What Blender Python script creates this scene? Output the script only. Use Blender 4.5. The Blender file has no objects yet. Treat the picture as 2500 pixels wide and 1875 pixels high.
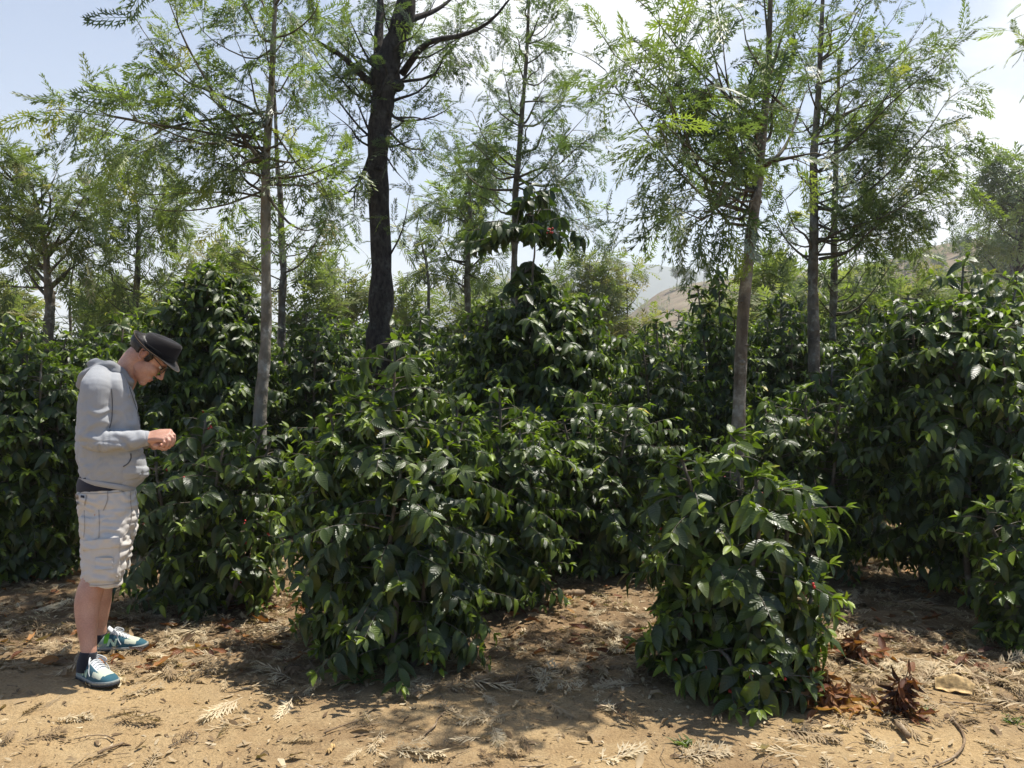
import bpy, math, random
import numpy as np
from mathutils import Vector, Matrix
from mathutils.bvhtree import BVHTree

SC = bpy.context.scene
COL = SC.collection
# ------------------------------------------------------------------ camera, light, sky
F, HOR = 2095.0, 890.0                      # focal length and horizon row, in photograph pixels (2500 wide)
EYE = 1.55
PITCH = math.atan((937.5 - HOR) / F)
cam_d = bpy.data.cameras.new('camera')
cam_d.sensor_width = 36.0
cam_d.lens = F / 2500 * 36
cam_d.clip_start, cam_d.clip_end = 0.1, 20000
cam = bpy.data.objects.new('camera', cam_d)
COL.objects.link(cam)
cam.location = (0, 0, EYE)
cam.rotation_euler = (math.pi / 2 - PITCH, 0, 0)
SC.camera = cam

SUN = Vector((0.30, 0.19, 0.935)).normalized()     # towards the sun
SUN_EL = math.asin(SUN.z)
SUN_AZ = math.atan2(SUN.x, SUN.y)
sun_d = bpy.data.lights.new('sun', 'SUN')
sun_d.energy = 5.0
sun_d.angle = math.radians(0.6)
sun_d.color = (1.0, 0.95, 0.86)
sun = bpy.data.objects.new('sun', sun_d)
COL.objects.link(sun)
sun.rotation_euler = SUN.to_track_quat('Z', 'Y').to_euler()

SC.view_settings.view_transform = 'Standard'
SC.view_settings.look = 'None'
SC.view_settings.exposure = 0.72
SC.view_settings.gamma = 1.0
SC.view_settings.use_curve_mapping = False
cy = SC.cycles
cy.max_bounces = 7; cy.diffuse_bounces = 3; cy.glossy_bounces = 2
cy.transmission_bounces = 4; cy.transparent_max_bounces = 8; cy.volume_bounces = 1
cy.use_denoising = True
cy.sample_clamp_indirect = 6
cy.caustics_reflective = False; cy.caustics_refractive = False

world = bpy.data.worlds.new('World')
SC.world = world
world.use_nodes = True


class NT:
    """short-hand for building node trees"""
    def __init__(self, tree):
        self.t = tree
    def n(self, typ, **kw):
        nd = self.t.nodes.new(typ)
        for k, v in kw.items():
            if k.startswith('i_'):
                key = k[2:]
                key = int(key) if key.isdigit() else key.replace('_', ' ')
                s = nd.inputs[key]
                if hasattr(v, 'is_output') or isinstance(v, bpy.types.NodeSocket):
                    self.t.links.new(v, s)
                else:
                    s.default_value = v
            else:
                setattr(nd, k, v)
        return nd
    def math(self, op, a, b=None, c=None, clamp=False):
        nd = self.t.nodes.new('ShaderNodeMath'); nd.operation = op; nd.use_clamp = clamp
        for k, v in enumerate((a, b, c)):
            if v is None: continue
            if isinstance(v, bpy.types.NodeSocket): self.t.links.new(v, nd.inputs[k])
            else: nd.inputs[k].default_value = v
        return nd.outputs[0]
    def vmath(self, op, a, b=None):
        nd = self.t.nodes.new('ShaderNodeVectorMath'); nd.operation = op
        for k, v in enumerate((a, b)):
            if v is None: continue
            if isinstance(v, bpy.types.NodeSocket): self.t.links.new(v, nd.inputs[k])
            else: nd.inputs[k].default_value = v
        return nd
    def mix(self, f, a, b, blend='MIX'):
        nd = self.t.nodes.new('ShaderNodeMix'); nd.data_type = 'RGBA'; nd.blend_type = blend
        for k, v in ((0, f), (6, a), (7, b)):
            if isinstance(v, bpy.types.NodeSocket): self.t.links.new(v, nd.inputs[k])
            elif k == 0: nd.inputs[0].default_value = v
            else: nd.inputs[k].default_value = (*v, 1) if len(v) == 3 else v
        return nd.outputs[2]
    def ramp(self, fac, stops, interp='LINEAR'):
        nd = self.t.nodes.new('ShaderNodeValToRGB')
        cr = nd.color_ramp; cr.interpolation = interp
        while len(cr.elements) < len(stops): cr.elements.new(0.5)
        for e, (p, c) in zip(cr.elements, stops):
            e.position = p
            e.color = (c, c, c, 1) if isinstance(c, (int, float)) else (*c, 1)
        self.t.links.new(fac, nd.inputs[0])
        return nd.outputs[0]
    def link(self, a, b):
        self.t.links.new(a, b)


def build_world():
    t = NT(world.node_tree)
    world.node_tree.nodes.clear()
    out = t.n('ShaderNodeOutputWorld')
    bg = t.n('ShaderNodeBackground'); bg.inputs['Strength'].default_value = 0.1
    sky = t.n('ShaderNodeTexSky', sky_type='NISHITA', sun_disc=False, sun_elevation=SUN_EL, sun_rotation=SUN_AZ,
              altitude=1500, air_density=1.0, dust_density=2.2, ozone_density=2.5)
    tc = t.n('ShaderNodeTexCoord')
    d = t.vmath('NORMALIZE', tc.outputs['Generated']).outputs[0]
    sep = t.n('ShaderNodeSeparateXYZ'); t.link(d, sep.inputs[0])
    z = sep.outputs[2]
    # cloud sheet seen in perspective: direction divided by its height
    den = t.math('ADD', t.math('MAXIMUM', z, 0.0), 0.22)
    px = t.math('DIVIDE', sep.outputs[0], den); py = t.math('DIVIDE', sep.outputs[1], den)
    cmb = t.n('ShaderNodeCombineXYZ'); t.link(px, cmb.inputs[0]); t.link(py, cmb.inputs[1]); t.link(t.math('MULTIPLY', z, 1.5), cmb.inputs[2])
    n1 = t.n('ShaderNodeTexNoise', i_Vector=cmb.outputs[0], i_Scale=1.15, i_Detail=7.0, i_Roughness=0.52, i_Distortion=0.35)
    n2 = t.n('ShaderNodeTexNoise', i_Vector=cmb.outputs[0], i_Scale=4.0, i_Detail=6.0, i_Roughness=0.6)
    base = t.math('ADD', t.math('MULTIPLY', n1.outputs[0], 0.72), t.math('MULTIPLY', n2.outputs[0], 0.28))
    # cloud banks, one for the sun's glow; unseen sky behind cleared to darken shade (world directions)
    def lobe(az, el, width, amount):
        a, e = math.radians(az), math.radians(el)
        v = (math.sin(a) * math.cos(e), math.cos(a) * math.cos(e), math.sin(e))
        dt = t.vmath('DOT_PRODUCT', d, v).outputs['Value']
        mr = t.n('ShaderNodeMapRange', interpolation_type='SMOOTHERSTEP')
        t.link(dt, mr.inputs[0]); mr.inputs[1].default_value = math.cos(math.radians(width)); mr.inputs[2].default_value = 1.0
        mr.inputs[3].default_value = 0; mr.inputs[4].default_value = amount
        return mr.outputs[0]
    for args in ((4, 25, 15, 0.30), (31, 15, 11, 0.22), (9, 9, 9, 0.02), (9, 2, 7, 0.02), (-8, 4, 12, 0.08), (-24, 17, 9, 0.04), (-26, 21, 16, -0.13), (23, 23, 9, -0.16), (13, 14, 6, -0.08), (30, 3, 14, 0.2), (180, 35, 100, -0.35)):
        base = t.math('ADD', base, lobe(*args))
    low = t.n('ShaderNodeMapRange'); t.link(z, low.inputs[0]); low.inputs[1].default_value = 0.0; low.inputs[2].default_value = 0.22
    low.inputs[3].default_value = 0.09; low.inputs[4].default_value = 0.0
    base = t.math('ADD', base, low.outputs[0])
    mask = t.ramp(base, ((0.48, 0.02), (0.62, 0.40), (0.80, 0.95)), 'EASE')
    mask = t.math('MULTIPLY', mask, 1.0, clamp=True)
    bright = t.n('ShaderNodeMapRange'); t.link(base, bright.inputs[0])
    bright.inputs[1].default_value = 0.55; bright.inputs[2].default_value = 0.95
    bright.inputs[3].default_value = 5.0; bright.inputs[4].default_value = 8.4
    cl = t.vmath('SCALE', (0.95, 0.975, 1.02)); t.link(bright.outputs[0], cl.inputs['Scale'])
    t.link(t.mix(mask, sky.outputs[0], cl.outputs[0]), bg.inputs['Color'])
    t.link(bg.outputs[0], out.inputs['Surface'])

build_world()

# ------------------------------------------------------------------ helpers
VS = 2500 / 2212.0

def ray(px, py):
    x, z = (px - 1250) / F, (937.5 - py) / F
    c, s = math.cos(PITCH), math.sin(PITCH)
    return np.array((x, c + z * s, z * c - s))

def P(px, py, Y):
    r = ray(px, py)
    return np.array((0, 0, EYE)) + r * (Y / r[1])

def PV(vx, vy, Y):
    return P(vx * VS, vy * VS, Y)

def ground_at(px, py):
    r = ray(px, py)
    p = np.array((0, 0, EYE)) + r * (-EYE / r[2])
    p[2] = gh(p[0], p[1])
    return p

def nrm(a):
    a = np.asarray(a, float)
    return a / np.maximum(np.linalg.norm(a, axis=-1, keepdims=True), 1e-9)

def _hash(ix, iy, iz, seed):
    h = (ix.astype(np.int64) * 374761393 + iy.astype(np.int64) * 668265263 + iz.astype(np.int64) * 2147483647 + seed * 1274126177) & 0xFFFFFFFF
    h = ((h ^ (h >> 13)) * 1274126177) & 0xFFFFFFFF
    h = h ^ (h >> 16)
    return (h & 0xFFFFFF) / float(0xFFFFFF)

def noise3(p, seed=0):
    """value noise, 0..1"""
    p = np.asarray(p, float)
    i = np.floor(p).astype(np.int64); f = p - i
    u = f * f * (3 - 2 * f)
    r = 0
    for dx in (0, 1):
        for dy in (0, 1):
            for dz in (0, 1):
                w = (u[..., 0] if dx else 1 - u[..., 0]) * (u[..., 1] if dy else 1 - u[..., 1]) * (u[..., 2] if dz else 1 - u[..., 2])
                r = r + w * _hash(i[..., 0] + dx, i[..., 1] + dy, i[..., 2] + dz, seed)
    return r

def noise2(x, y, seed=0):
    x = np.asarray(x, float); y = np.asarray(y, float)
    return noise3(np.stack((x, y, np.zeros_like(x) + 0.5), -1), seed)

def gh(x, y):
    """height of the ground"""
    x = np.asarray(x, float); y = np.asarray(y, float)
    h = 0.035 * (noise2(x * 0.9, y * 0.9, 1) - 0.5) + 0.022 * (noise2(x * 2.7, y * 2.7, 2) - 0.5)
    row = np.clip((y - 4.2) / 2.0, 0, 1)
    h = h * (0.5 + row)
    far = np.clip((y - 30) / 300, 0, 1)
    return h * (1 - far)


class Geo:
    def __init__(self):
        self.V, self.Q, self.T, self.UV, self.TN, self.QM, self.TM = [], [], [], [], [], [], []
        self.n = 0
    def add(self, V, Q=None, T=None, uv=None, tone=0.0, mi=0):
        V = np.asarray(V, float).reshape(-1, 3)
        k = len(V)
        self.V.append(V)
        self.UV.append(np.zeros((k, 2)) if uv is None else np.asarray(uv, float).reshape(-1, 2))
        self.TN.append(np.broadcast_to(np.asarray(tone, float), (k,)))
        if Q is not None and len(Q):
            Q = np.asarray(Q, np.int64).reshape(-1, 4); self.Q.append(Q + self.n); self.QM.append(np.full(len(Q), mi))
        if T is not None and len(T):
            T = np.asarray(T, np.int64).reshape(-1, 3); self.T.append(T + self.n); self.TM.append(np.full(len(T), mi))
        self.n += k
    def batch(self, tv, tq, tuv, R, t, tone, mi=0):
        """N copies of a template: R (N,3,3), t (N,3), tone (N,)"""
        N, k = len(t), len(tv)
        if N == 0: return
        V = np.einsum('nij,kj->nki', R, tv) + t[:, None, :]
        Q = (np.asarray(tq)[None] + (np.arange(N) * k)[:, None, None]).reshape(-1, 4)
        self.add(V.reshape(-1, 3), Q, uv=np.tile(tuv, (N, 1)), tone=np.repeat(tone, k), mi=mi)
    def tubes(self, pts, rad, sides=5, tone=0.0, mi=0, cap=True):
        """N tubes of K points each: pts (N,K,3), rad (N,K)"""
        pts = np.asarray(pts, float); rad = np.asarray(rad, float)
        if pts.ndim == 2: pts, rad = pts[None], rad[None]
        N, K, _ = pts.shape
        if N == 0: return
        tan = nrm(np.gradient(pts, axis=1))
        mean = nrm(pts[:, -1] - pts[:, 0])
        ref = np.where(np.abs(mean[:, 2:3]) > 0.8, np.array([[1., 0.2, 0.]]), np.array([[0., 0., 1.]]))[:, None, :]
        a = nrm(np.cross(tan, np.broadcast_to(ref, tan.shape))); b = np.cross(tan, a)
        th = np.arange(sides) * 2 * math.pi / sides
        V = pts[:, :, None, :] + rad[:, :, None, None] * (np.cos(th)[None, None, :, None] * a[:, :, None, :] + np.sin(th)[None, None, :, None] * b[:, :, None, :])
        i = np.arange(K - 1)[:, None]; j = np.arange(sides)[None, :]; j2 = (j + 1) % sides
        q = np.stack((i * sides + j, i * sides + j2, (i + 1) * sides + j2, (i + 1) * sides + j), -1).reshape(-1, 4)
        q = (q[None] + (np.arange(N) * K * sides)[:, None, None]).reshape(-1, 4)
        seg = np.concatenate((np.zeros((N, 1)), np.cumsum(np.linalg.norm(np.diff(pts, axis=1), axis=2), 1)), 1)
        uv = np.stack((np.broadcast_to(j / sides, (N, K, sides)), np.broadcast_to(seg[:, :, None], (N, K, sides))), -1)
        n0 = self.n
        tone = np.asarray(tone, float)
        self.add(V.reshape(-1, 3), q, uv=uv.reshape(-1, 2), tone=np.repeat(tone, K * sides) if tone.ndim else tone, mi=mi)
        if cap and sides >= 3:
            tri = []
            for base in (0, (K - 1) * sides):
                for s in range(1, sides - 1):
                    tri.append((base, base + s, base + s + 1) if base else (base, base + s + 1, base + s))
            tri = (np.array(tri)[None] + (np.arange(N) * K * sides)[:, None, None]).reshape(-1, 3)
            self.T.append(tri + n0); self.TM.append(np.full(len(tri), mi))
    def ellipsoid(self, c, r, R=None, seg=16, rings=10, tone=0.0, mi=0):
        th = np.linspace(0, math.pi, rings + 1); ph = np.arange(seg) * 2 * math.pi / seg
        v = np.stack((np.sin(th)[:, None] * np.cos(ph), np.sin(th)[:, None] * np.sin(ph), np.cos(th)[:, None] * np.ones(seg)), -1).reshape(-1, 3)
        v = v * np.asarray(r, float)
        if R is not None: v = v @ np.asarray(R, float).T
        i = np.arange(rings)[:, None]; j = np.arange(seg)[None]; j2 = (j + 1) % seg
        q = np.stack((i * seg + j, (i + 1) * seg + j, (i + 1) * seg + j2, i * seg + j2), -1).reshape(-1, 4)
        self.add(v + np.asarray(c, float), q, tone=tone, mi=mi)
    def loft(self, rings, closed=True, caps=True, mi=0, tone=0.0):
        """rings: (K,S,3)"""
        rings = np.asarray(rings, float); K, S, _ = rings.shape
        i = np.arange(K - 1)[:, None]; j = np.arange(S if closed else S - 1)[None]; j2 = (j + 1) % S
        q = np.stack((i * S + j, i * S + j2, (i + 1) * S + j2, (i + 1) * S + j), -1).reshape(-1, 4)
        V = rings.reshape(-1, 3); T = []
        if caps:
            V = np.concatenate((V, rings[0].mean(0)[None], rings[-1].mean(0)[None]))
            for s in range(S):
                T.append((K * S, (s + 1) % S, s)); T.append((K * S + 1, (K - 1) * S + s, (K - 1) * S + (s + 1) % S))
        self.add(V, q, T, mi=mi, tone=tone)
    def mesh(self, name, mats, smooth=True):
        me = bpy.data.meshes.new(name)
        V = np.concatenate(self.V)
        Q = np.concatenate(self.Q) if self.Q else np.zeros((0, 4), np.int64)
        T = np.concatenate(self.T) if self.T else np.zeros((0, 3), np.int64)
        M = np.concatenate([*self.QM, *self.TM]) if (self.QM or self.TM) else np.zeros(0)
        me.vertices.add(len(V)); me.vertices.foreach_set('co', V.astype(np.float32).ravel())
        L = np.concatenate((Q.ravel(), T.ravel())).astype(np.int32)
        me.loops.add(len(L)); me.loops.foreach_set('vertex_index', L)
        st = np.concatenate((np.arange(len(Q)) * 4, len(Q) * 4 + np.arange(len(T)) * 3)).astype(np.int32)
        me.polygons.add(len(st)); me.polygons.foreach_set('loop_start', st)
        me.polygons.foreach_set('material_index', M.astype(np.int32))
        me.polygons.foreach_set('use_smooth', np.full(len(st), smooth))
        uv = me.uv_layers.new(name='UVMap')
        uv.data.foreach_set('uv', np.concatenate(self.UV)[L].astype(np.float32).ravel())
        at = me.attributes.new('tone', 'FLOAT', 'POINT')
        at.data.foreach_set('value', np.concatenate(self.TN).astype(np.float32))
        for m in (mats if isinstance(mats, (list, tuple)) else [mats]): me.materials.append(m)
        me.update(calc_edges=True); me.validate()
        return me
    def obj(self, name, mats, parent=None, smooth=True):
        return link_obj(name, self.mesh(name, mats, smooth), parent)


def link_obj(name, data, parent=None):
    o = bpy.data.objects.new(name, data)
    COL.objects.link(o)
    if parent is not None:
        o.parent = parent
        # geometry is given in world space; parents carry only a location
        w = Vector((0, 0, 0)); q = parent
        while q is not None:
            w += q.location; q = q.parent
        o.location = -w
    return o

def thing(name, loc, label, cat, group=None):
    o = bpy.data.objects.new(name, None)
    COL.objects.link(o)
    o.empty_display_size = 0.1
    o.location = Vector([float(c) for c in loc])
    return tag(o, label, cat, group)

def tag(o, label=None, cat=None, group=None, kind=None):
    for k, v in (('label', label), ('category', cat), ('group', group), ('kind', kind)):
        if v: o[k] = v
    return o

def copy_thing(root, loc, rotz=0.0, scale=1.0, label=None):
    r = root.copy(); COL.objects.link(r)
    r.location = loc; r.rotation_euler = (0, 0, rotz)
    r.scale = (scale, scale, scale) if not hasattr(scale, '__len__') else scale
    if label: r['label'] = label
    for ch in list(root.children):
        c = ch.copy(); COL.objects.link(c); c.parent = r
        for g in list(ch.children):
            d = g.copy(); COL.objects.link(d); d.parent = c
    return r

def resample(pts, n):
    pts = np.asarray(pts, float)
    # Catmull-Rom through the points
    ext = np.concatenate(([2 * pts[0] - pts[1]], pts, [2 * pts[-1] - pts[-2]]))
    m = len(pts) - 1
    u = np.linspace(0, m, n); k = np.minimum(u.astype(int), m - 1); f = (u - k)[:, None]
    a, b, c, d = ext[k], ext[k + 1], ext[k + 2], ext[k + 3]
    return 0.5 * (2 * b + (c - a) * f + (2 * a - 5 * b + 4 * c - d) * f ** 2 + (3 * b - a - 3 * c + d) * f ** 3)

def frames(d, up):
    """rotation matrices with columns (side, dir, normal)"""
    d = nrm(d)
    s = nrm(np.cross(d, up)); n = np.cross(s, d)
    return np.stack((s, d, n), -1)
# ------------------------------------------------------------------ materials
def new_mat(name):
    m = bpy.data.materials.new(name); m.use_nodes = True
    m.node_tree.nodes.clear()
    t = NT(m.node_tree)
    out = t.n('ShaderNodeOutputMaterial')
    return m, t, out

def simple(name, col, rough=0.7, spec=0.3, noise_scale=60, noise_amt=0.25, bump=0.0, bump_scale=200, bump_dist=0.002):
    m, t, out = new_mat(name)
    tc = t.n('ShaderNodeTexCoord')
    nz = t.n('ShaderNodeTexNoise', i_Vector=tc.outputs['Object'], i_Scale=noise_scale, i_Detail=5.0)
    f = t.ramp(nz.outputs[0], ((0.3, 1 - noise_amt), (0.7, 1 + noise_amt)))
    c = t.mix(1.0, col, f, 'MULTIPLY')
    p = t.n('ShaderNodeBsdfPrincipled', i_Roughness=rough)
    p.inputs['Specular IOR Level'].default_value = spec
    t.link(c, p.inputs['Base Color'])
    if bump:
        nb = t.n('ShaderNodeTexNoise', i_Vector=tc.outputs['Object'], i_Scale=bump_scale, i_Detail=6.0, i_Roughness=0.6)
        bp = t.n('ShaderNodeBump', i_Strength=bump, i_Distance=bump_dist); t.link(nb.outputs[0], bp.inputs['Height'])
        t.link(bp.outputs[0], p.inputs['Normal'])
    t.link(p.outputs[0], out.inputs['Surface'])
    return m

def leaf_mat(name, stops, back_mix, back_col, rough, spec, transl, ripple=0.0, hue_noise=3.0):
    """stops: colours by the leaf's own age/condition ('tone'); the underside is paler"""
    m, t, out = new_mat(name)
    at = t.n('ShaderNodeAttribute', attribute_name='tone')
    tc = t.n('ShaderNodeTexCoord')
    nz = t.n('ShaderNodeTexNoise', i_Vector=tc.outputs['Object'], i_Scale=hue_noise, i_Detail=3.0)
    col = t.ramp(at.outputs['Fac'], stops)
    col = t.mix(1.0, col, t.ramp(nz.outputs[0], ((0.3, 0.78), (0.7, 1.22))), 'MULTIPLY')
    geo = t.n('ShaderNodeNewGeometry')
    c2 = t.mix(t.math('MULTIPLY', geo.outputs['Backfacing'], back_mix), col, back_col)
    p = t.n('ShaderNodeBsdfPrincipled', i_Roughness=rough)
    p.inputs['Specular IOR Level'].default_value = spec
    t.link(c2, p.inputs['Base Color'])
    if ripple:
        uv = t.n('ShaderNodeUVMap'); sp = t.n('ShaderNodeSeparateXYZ'); t.link(uv.outputs[0], sp.inputs[0])
        au = t.math('ABSOLUTE', t.math('SUBTRACT', sp.outputs[0], 0.5))
        ph = t.math('SUBTRACT', t.math('MULTIPLY', sp.outputs[1], 9.0), t.math('MULTIPLY', au, 3.2))
        w = t.math('SINE', t.math('MULTIPLY', ph, 6.2832))
        rib = t.math('MULTIPLY', t.math('SMOOTH_MIN', au, 0.06, 0.04), 14.0)
        hgt = t.math('ADD', w, rib)
        bp = t.n('ShaderNodeBump', i_Strength=ripple, i_Distance=0.0022); t.link(hgt, bp.inputs['Height'])
        t.link(bp.outputs[0], p.inputs['Normal'])
    tr = t.n('ShaderNodeBsdfTranslucent')
    tcol = t.mix(1.0, col, (2.0, 2.3, 0.9), 'MULTIPLY'); t.link(tcol, tr.inputs['Color'])
    mx = t.n('ShaderNodeMixShader'); mx.inputs[0].default_value = transl
    t.link(p.outputs[0], mx.inputs[1]); t.link(tr.outputs[0], mx.inputs[2])
    t.link(mx.outputs[0], out.inputs['Surface'])
    return m

M = {}
M['coffee_leaf'] = leaf_mat('coffee_leaf', ((0.0, (0.024, 0.040, 0.010)), (0.45, (0.056, 0.086, 0.015)), (0.68, (0.15, 0.205, 0.02)), (0.86, (0.22, 0.29, 0.03)), (0.97, (0.42, 0.33, 0.04))),
                            0.55, (0.07, 0.11, 0.04), 0.37, 0.5, 0.26, ripple=0.22)
M['silk_leaf'] = leaf_mat('silk_leaf', ((0.0, (0.052, 0.076, 0.036)), (0.5, (0.105, 0.135, 0.048)), (0.8, (0.20, 0.24, 0.055)), (1.0, (0.27, 0.23, 0.09))),
                          0.6, (0.15, 0.19, 0.13), 0.42, 0.45, 0.40)
M['far_leaf'] = leaf_mat('far_leaf', ((0.0, (0.06, 0.082, 0.042)), (0.5, (0.13, 0.16, 0.065)), (0.8, (0.20, 0.22, 0.085)), (1.0, (0.24, 0.21, 0.12))),
                         0.5, (0.16, 0.19, 0.10), 0.55, 0.3, 0.35)
M['dry_leaf'] = leaf_mat('dry_leaf', ((0.0, (0.09, 0.055, 0.03)), (0.35, (0.22, 0.15, 0.085)), (0.7, (0.40, 0.30, 0.18)), (1.0, (0.56, 0.46, 0.31))),
                         0.4, (0.36, 0.31, 0.24), 0.75, 0.2, 0.1)
M['rust_leaf'] = leaf_mat('rust_leaf', ((0.0, (0.04, 0.016, 0.010)), (0.4, (0.14, 0.048, 0.020)), (0.75, (0.30, 0.12, 0.04)), (1.0, (0.46, 0.25, 0.09))),
                          0.3, (0.3, 0.18, 0.09), 0.6, 0.3, 0.18, ripple=0.3)

def bark(name, c_dark, c_light, lichen, scale=14.0, bump=0.6, rings=True):
    m, t, out = new_mat(name)
    tc = t.n('ShaderNodeTexCoord')
    mp = t.n('ShaderNodeMapping', i_Vector=tc.outputs['Object']); mp.inputs['Scale'].default_value = (1, 1, 0.45)
    n1 = t.n('ShaderNodeTexNoise', i_Vector=mp.outputs[0], i_Scale=scale, i_Detail=8.0, i_Roughness=0.65)
    n2 = t.n('ShaderNodeTexNoise', i_Vector=tc.outputs['Object'], i_Scale=7.0, i_Detail=4.0, i_Roughness=0.6)
    n3 = t.n('ShaderNodeTexNoise', i_Vector=tc.outputs['Object'], i_Scale=38.0, i_Detail=3.0)
    col = t.mix(t.ramp(n1.outputs[0], ((0.36, 0.0), (0.66, 1.0))), c_dark, c_light)
    col = t.mix(t.math('MULTIPLY', t.ramp(n2.outputs[0], ((0.5, 0.0), (0.62, 1.0))), t.ramp(n3.outputs[0], ((0.4, 0.2), (0.6, 0.8)))), col, lichen)
    p = t.n('ShaderNodeBsdfPrincipled', i_Roughness=0.85); p.inputs['Specular IOR Level'].default_value = 0.2
    t.link(col, p.inputs['Base Color'])
    h = t.math('ADD', n1.outputs[0], t.math('MULTIPLY', n3.outputs[0], 0.4))
    if rings:
        wv = t.n('ShaderNodeTexWave', wave_type='BANDS', bands_direction='Z', i_Vector=tc.outputs['Object'], i_Scale=2.6, i_Distortion=3.5, i_Detail=3.0)
        h = t.math('ADD', h, t.math('MULTIPLY', wv.outputs[1], 0.35))
    bp = t.n('ShaderNodeBump', i_Strength=bump, i_Distance=0.02); t.link(h, bp.inputs['Height'])
    t.link(bp.outputs[0], p.inputs['Normal'])
    t.link(p.outputs[0], out.inputs['Surface'])
    return m

M['bark_pale'] = bark('bark_brown', (0.075, 0.062, 0.047), (0.20, 0.17, 0.13), (0.33, 0.32, 0.27), bump=1.0)
M['bark_brown'] = M['bark_pale']
M['bark_pale'] = bark('bark_pale', (0.13, 0.11, 0.085), (0.27, 0.24, 0.19), (0.38, 0.37, 0.33), bump=0.9)  # paler copy of the bark, sunlight on one trunk put into its colour
M['bark_dark'] = bark('bark_dark', (0.018, 0.015, 0.013), (0.068, 0.056, 0.048), (0.10, 0.095, 0.085), scale=30, bump=1.0, rings=False)
M['twig'] = bark('twig', (0.06, 0.05, 0.035), (0.15, 0.125, 0.09), (0.2, 0.2, 0.15), rings=False)
M['coffee_wood'] = bark('coffee_wood', (0.07, 0.058, 0.045), (0.19, 0.16, 0.125), (0.28, 0.27, 0.23), rings=False)
M['dead_wood'] = bark('dead_wood', (0.13, 0.085, 0.05), (0.36, 0.26, 0.16), (0.42, 0.34, 0.24), rings=False)
M['cherry'] = simple('cherry', (0.45, 0.03, 0.02), 0.35, 0.5, 80, 0.3)
M['husk'] = simple('husk', (0.50, 0.34, 0.15), 0.65, 0.3, 38, 0.5, 0.7, 90, 0.004)

def ground_mat():
    m, t, out = new_mat('dirt')
    tc = t.n('ShaderNodeTexCoord'); v = tc.outputs['Object']
    big = t.n('ShaderNodeTexNoise', i_Vector=v, i_Scale=0.9, i_Detail=6.0, i_Roughness=0.6)
    mid = t.n('ShaderNodeTexNoise', i_Vector=v, i_Scale=6.0, i_Detail=8.0, i_Roughness=0.65)
    fine = t.n('ShaderNodeTexNoise', i_Vector=v, i_Scale=70.0, i_Detail=8.0, i_Roughness=0.7)
    grit = t.n('ShaderNodeTexVoronoi', i_Vector=v, i_Scale=95.0)
    col = t.mix(t.ramp(big.outputs[0], ((0.38, 0.0), (0.64, 1.0))), (0.25, 0.165, 0.088), (0.43, 0.30, 0.152))
    col = t.mix(t.ramp(mid.outputs[0], ((0.42, 0.0), (0.72, 0.6))), col, (0.47, 0.355, 0.20))
    col = t.mix(1.0, col, t.ramp(fine.outputs[0], ((0.28, 0.62), (0.5, 1.0), (0.74, 1.3))), 'MULTIPLY')
    col = t.mix(t.math('MULTIPLY', t.ramp(grit.outputs['Distance'], ((0.08, 0.5), (0.2, 0.0))), 0.6), col, (0.15, 0.10, 0.06))
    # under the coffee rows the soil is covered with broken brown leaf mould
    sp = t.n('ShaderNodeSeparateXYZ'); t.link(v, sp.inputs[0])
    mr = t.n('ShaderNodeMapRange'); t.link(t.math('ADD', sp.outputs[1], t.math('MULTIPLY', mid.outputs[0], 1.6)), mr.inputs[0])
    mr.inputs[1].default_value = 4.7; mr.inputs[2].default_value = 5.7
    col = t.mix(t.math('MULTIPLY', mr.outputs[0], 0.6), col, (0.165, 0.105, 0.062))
    p = t.n('ShaderNodeBsdfPrincipled', i_Roughness=0.95); p.inputs['Specular IOR Level'].default_value = 0.1
    t.link(col, p.inputs['Base Color'])
    h = t.math('ADD', t.math('MULTIPLY', mid.outputs[0], 1.2), t.math('ADD', t.math('MULTIPLY', fine.outputs[0], 0.6), t.math('MULTIPLY', grit.outputs['Distance'], 0.25)))
    bp = t.n('ShaderNodeBump', i_Strength=0.9, i_Distance=0.02); t.link(h, bp.inputs['Height'])
    t.link(bp.outputs[0], p.inputs['Normal']); t.link(p.outputs[0], out.inputs['Surface'])
    return m
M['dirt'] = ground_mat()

def hill_mat(name, a, b, c, s):
    m, t, out = new_mat(name)
    tc = t.n('ShaderNodeTexCoord'); v = tc.outputs['Object']
    n1 = t.n('ShaderNodeTexNoise', i_Vector=v, i_Scale=s, i_Detail=8.0, i_Roughness=0.62)
    n2 = t.n('ShaderNodeTexNoise', i_Vector=v, i_Scale=s * 9, i_Detail=6.0, i_Roughness=0.7)
    col = t.mix(t.ramp(n1.outputs[0], ((0.4, 0.0), (0.6, 1.0))), a, b)
    col = t.mix(t.ramp(n2.outputs[0], ((0.50, 0.0), (0.62, 0.85))), col, c)
    p = t.n('ShaderNodeBsdfPrincipled', i_Roughness=0.95); p.inputs['Specular IOR Level'].default_value = 0.05
    t.link(col, p.inputs['Base Color']); t.link(p.outputs[0], out.inputs['Surface'])
    return m
M['hill'] = hill_mat('dry_hill', (0.15, 0.105, 0.075), (0.235, 0.19, 0.13), (0.09, 0.10, 0.055), 0.07)
M['mountain'] = hill_mat('mountain', (0.018, 0.032, 0.024), (0.03, 0.045, 0.03), (0.05, 0.06, 0.04), 0.004)
# ------------------------------------------------------------------ terrain
def axis(fine0, fine1, step, far_lo, far_hi, g=1.22):
    a = list(np.arange(fine0, fine1 + 1e-6, step))
    s, x = step, a[-1]
    while x < far_hi: s *= g; x = min(x + s, far_hi); a.append(x)
    s, x, lo = step, a[0], []
    while x > far_lo: s *= g; x = max(x - s, far_lo); lo.append(x)
    return np.array(lo[::-1] + a)

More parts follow.
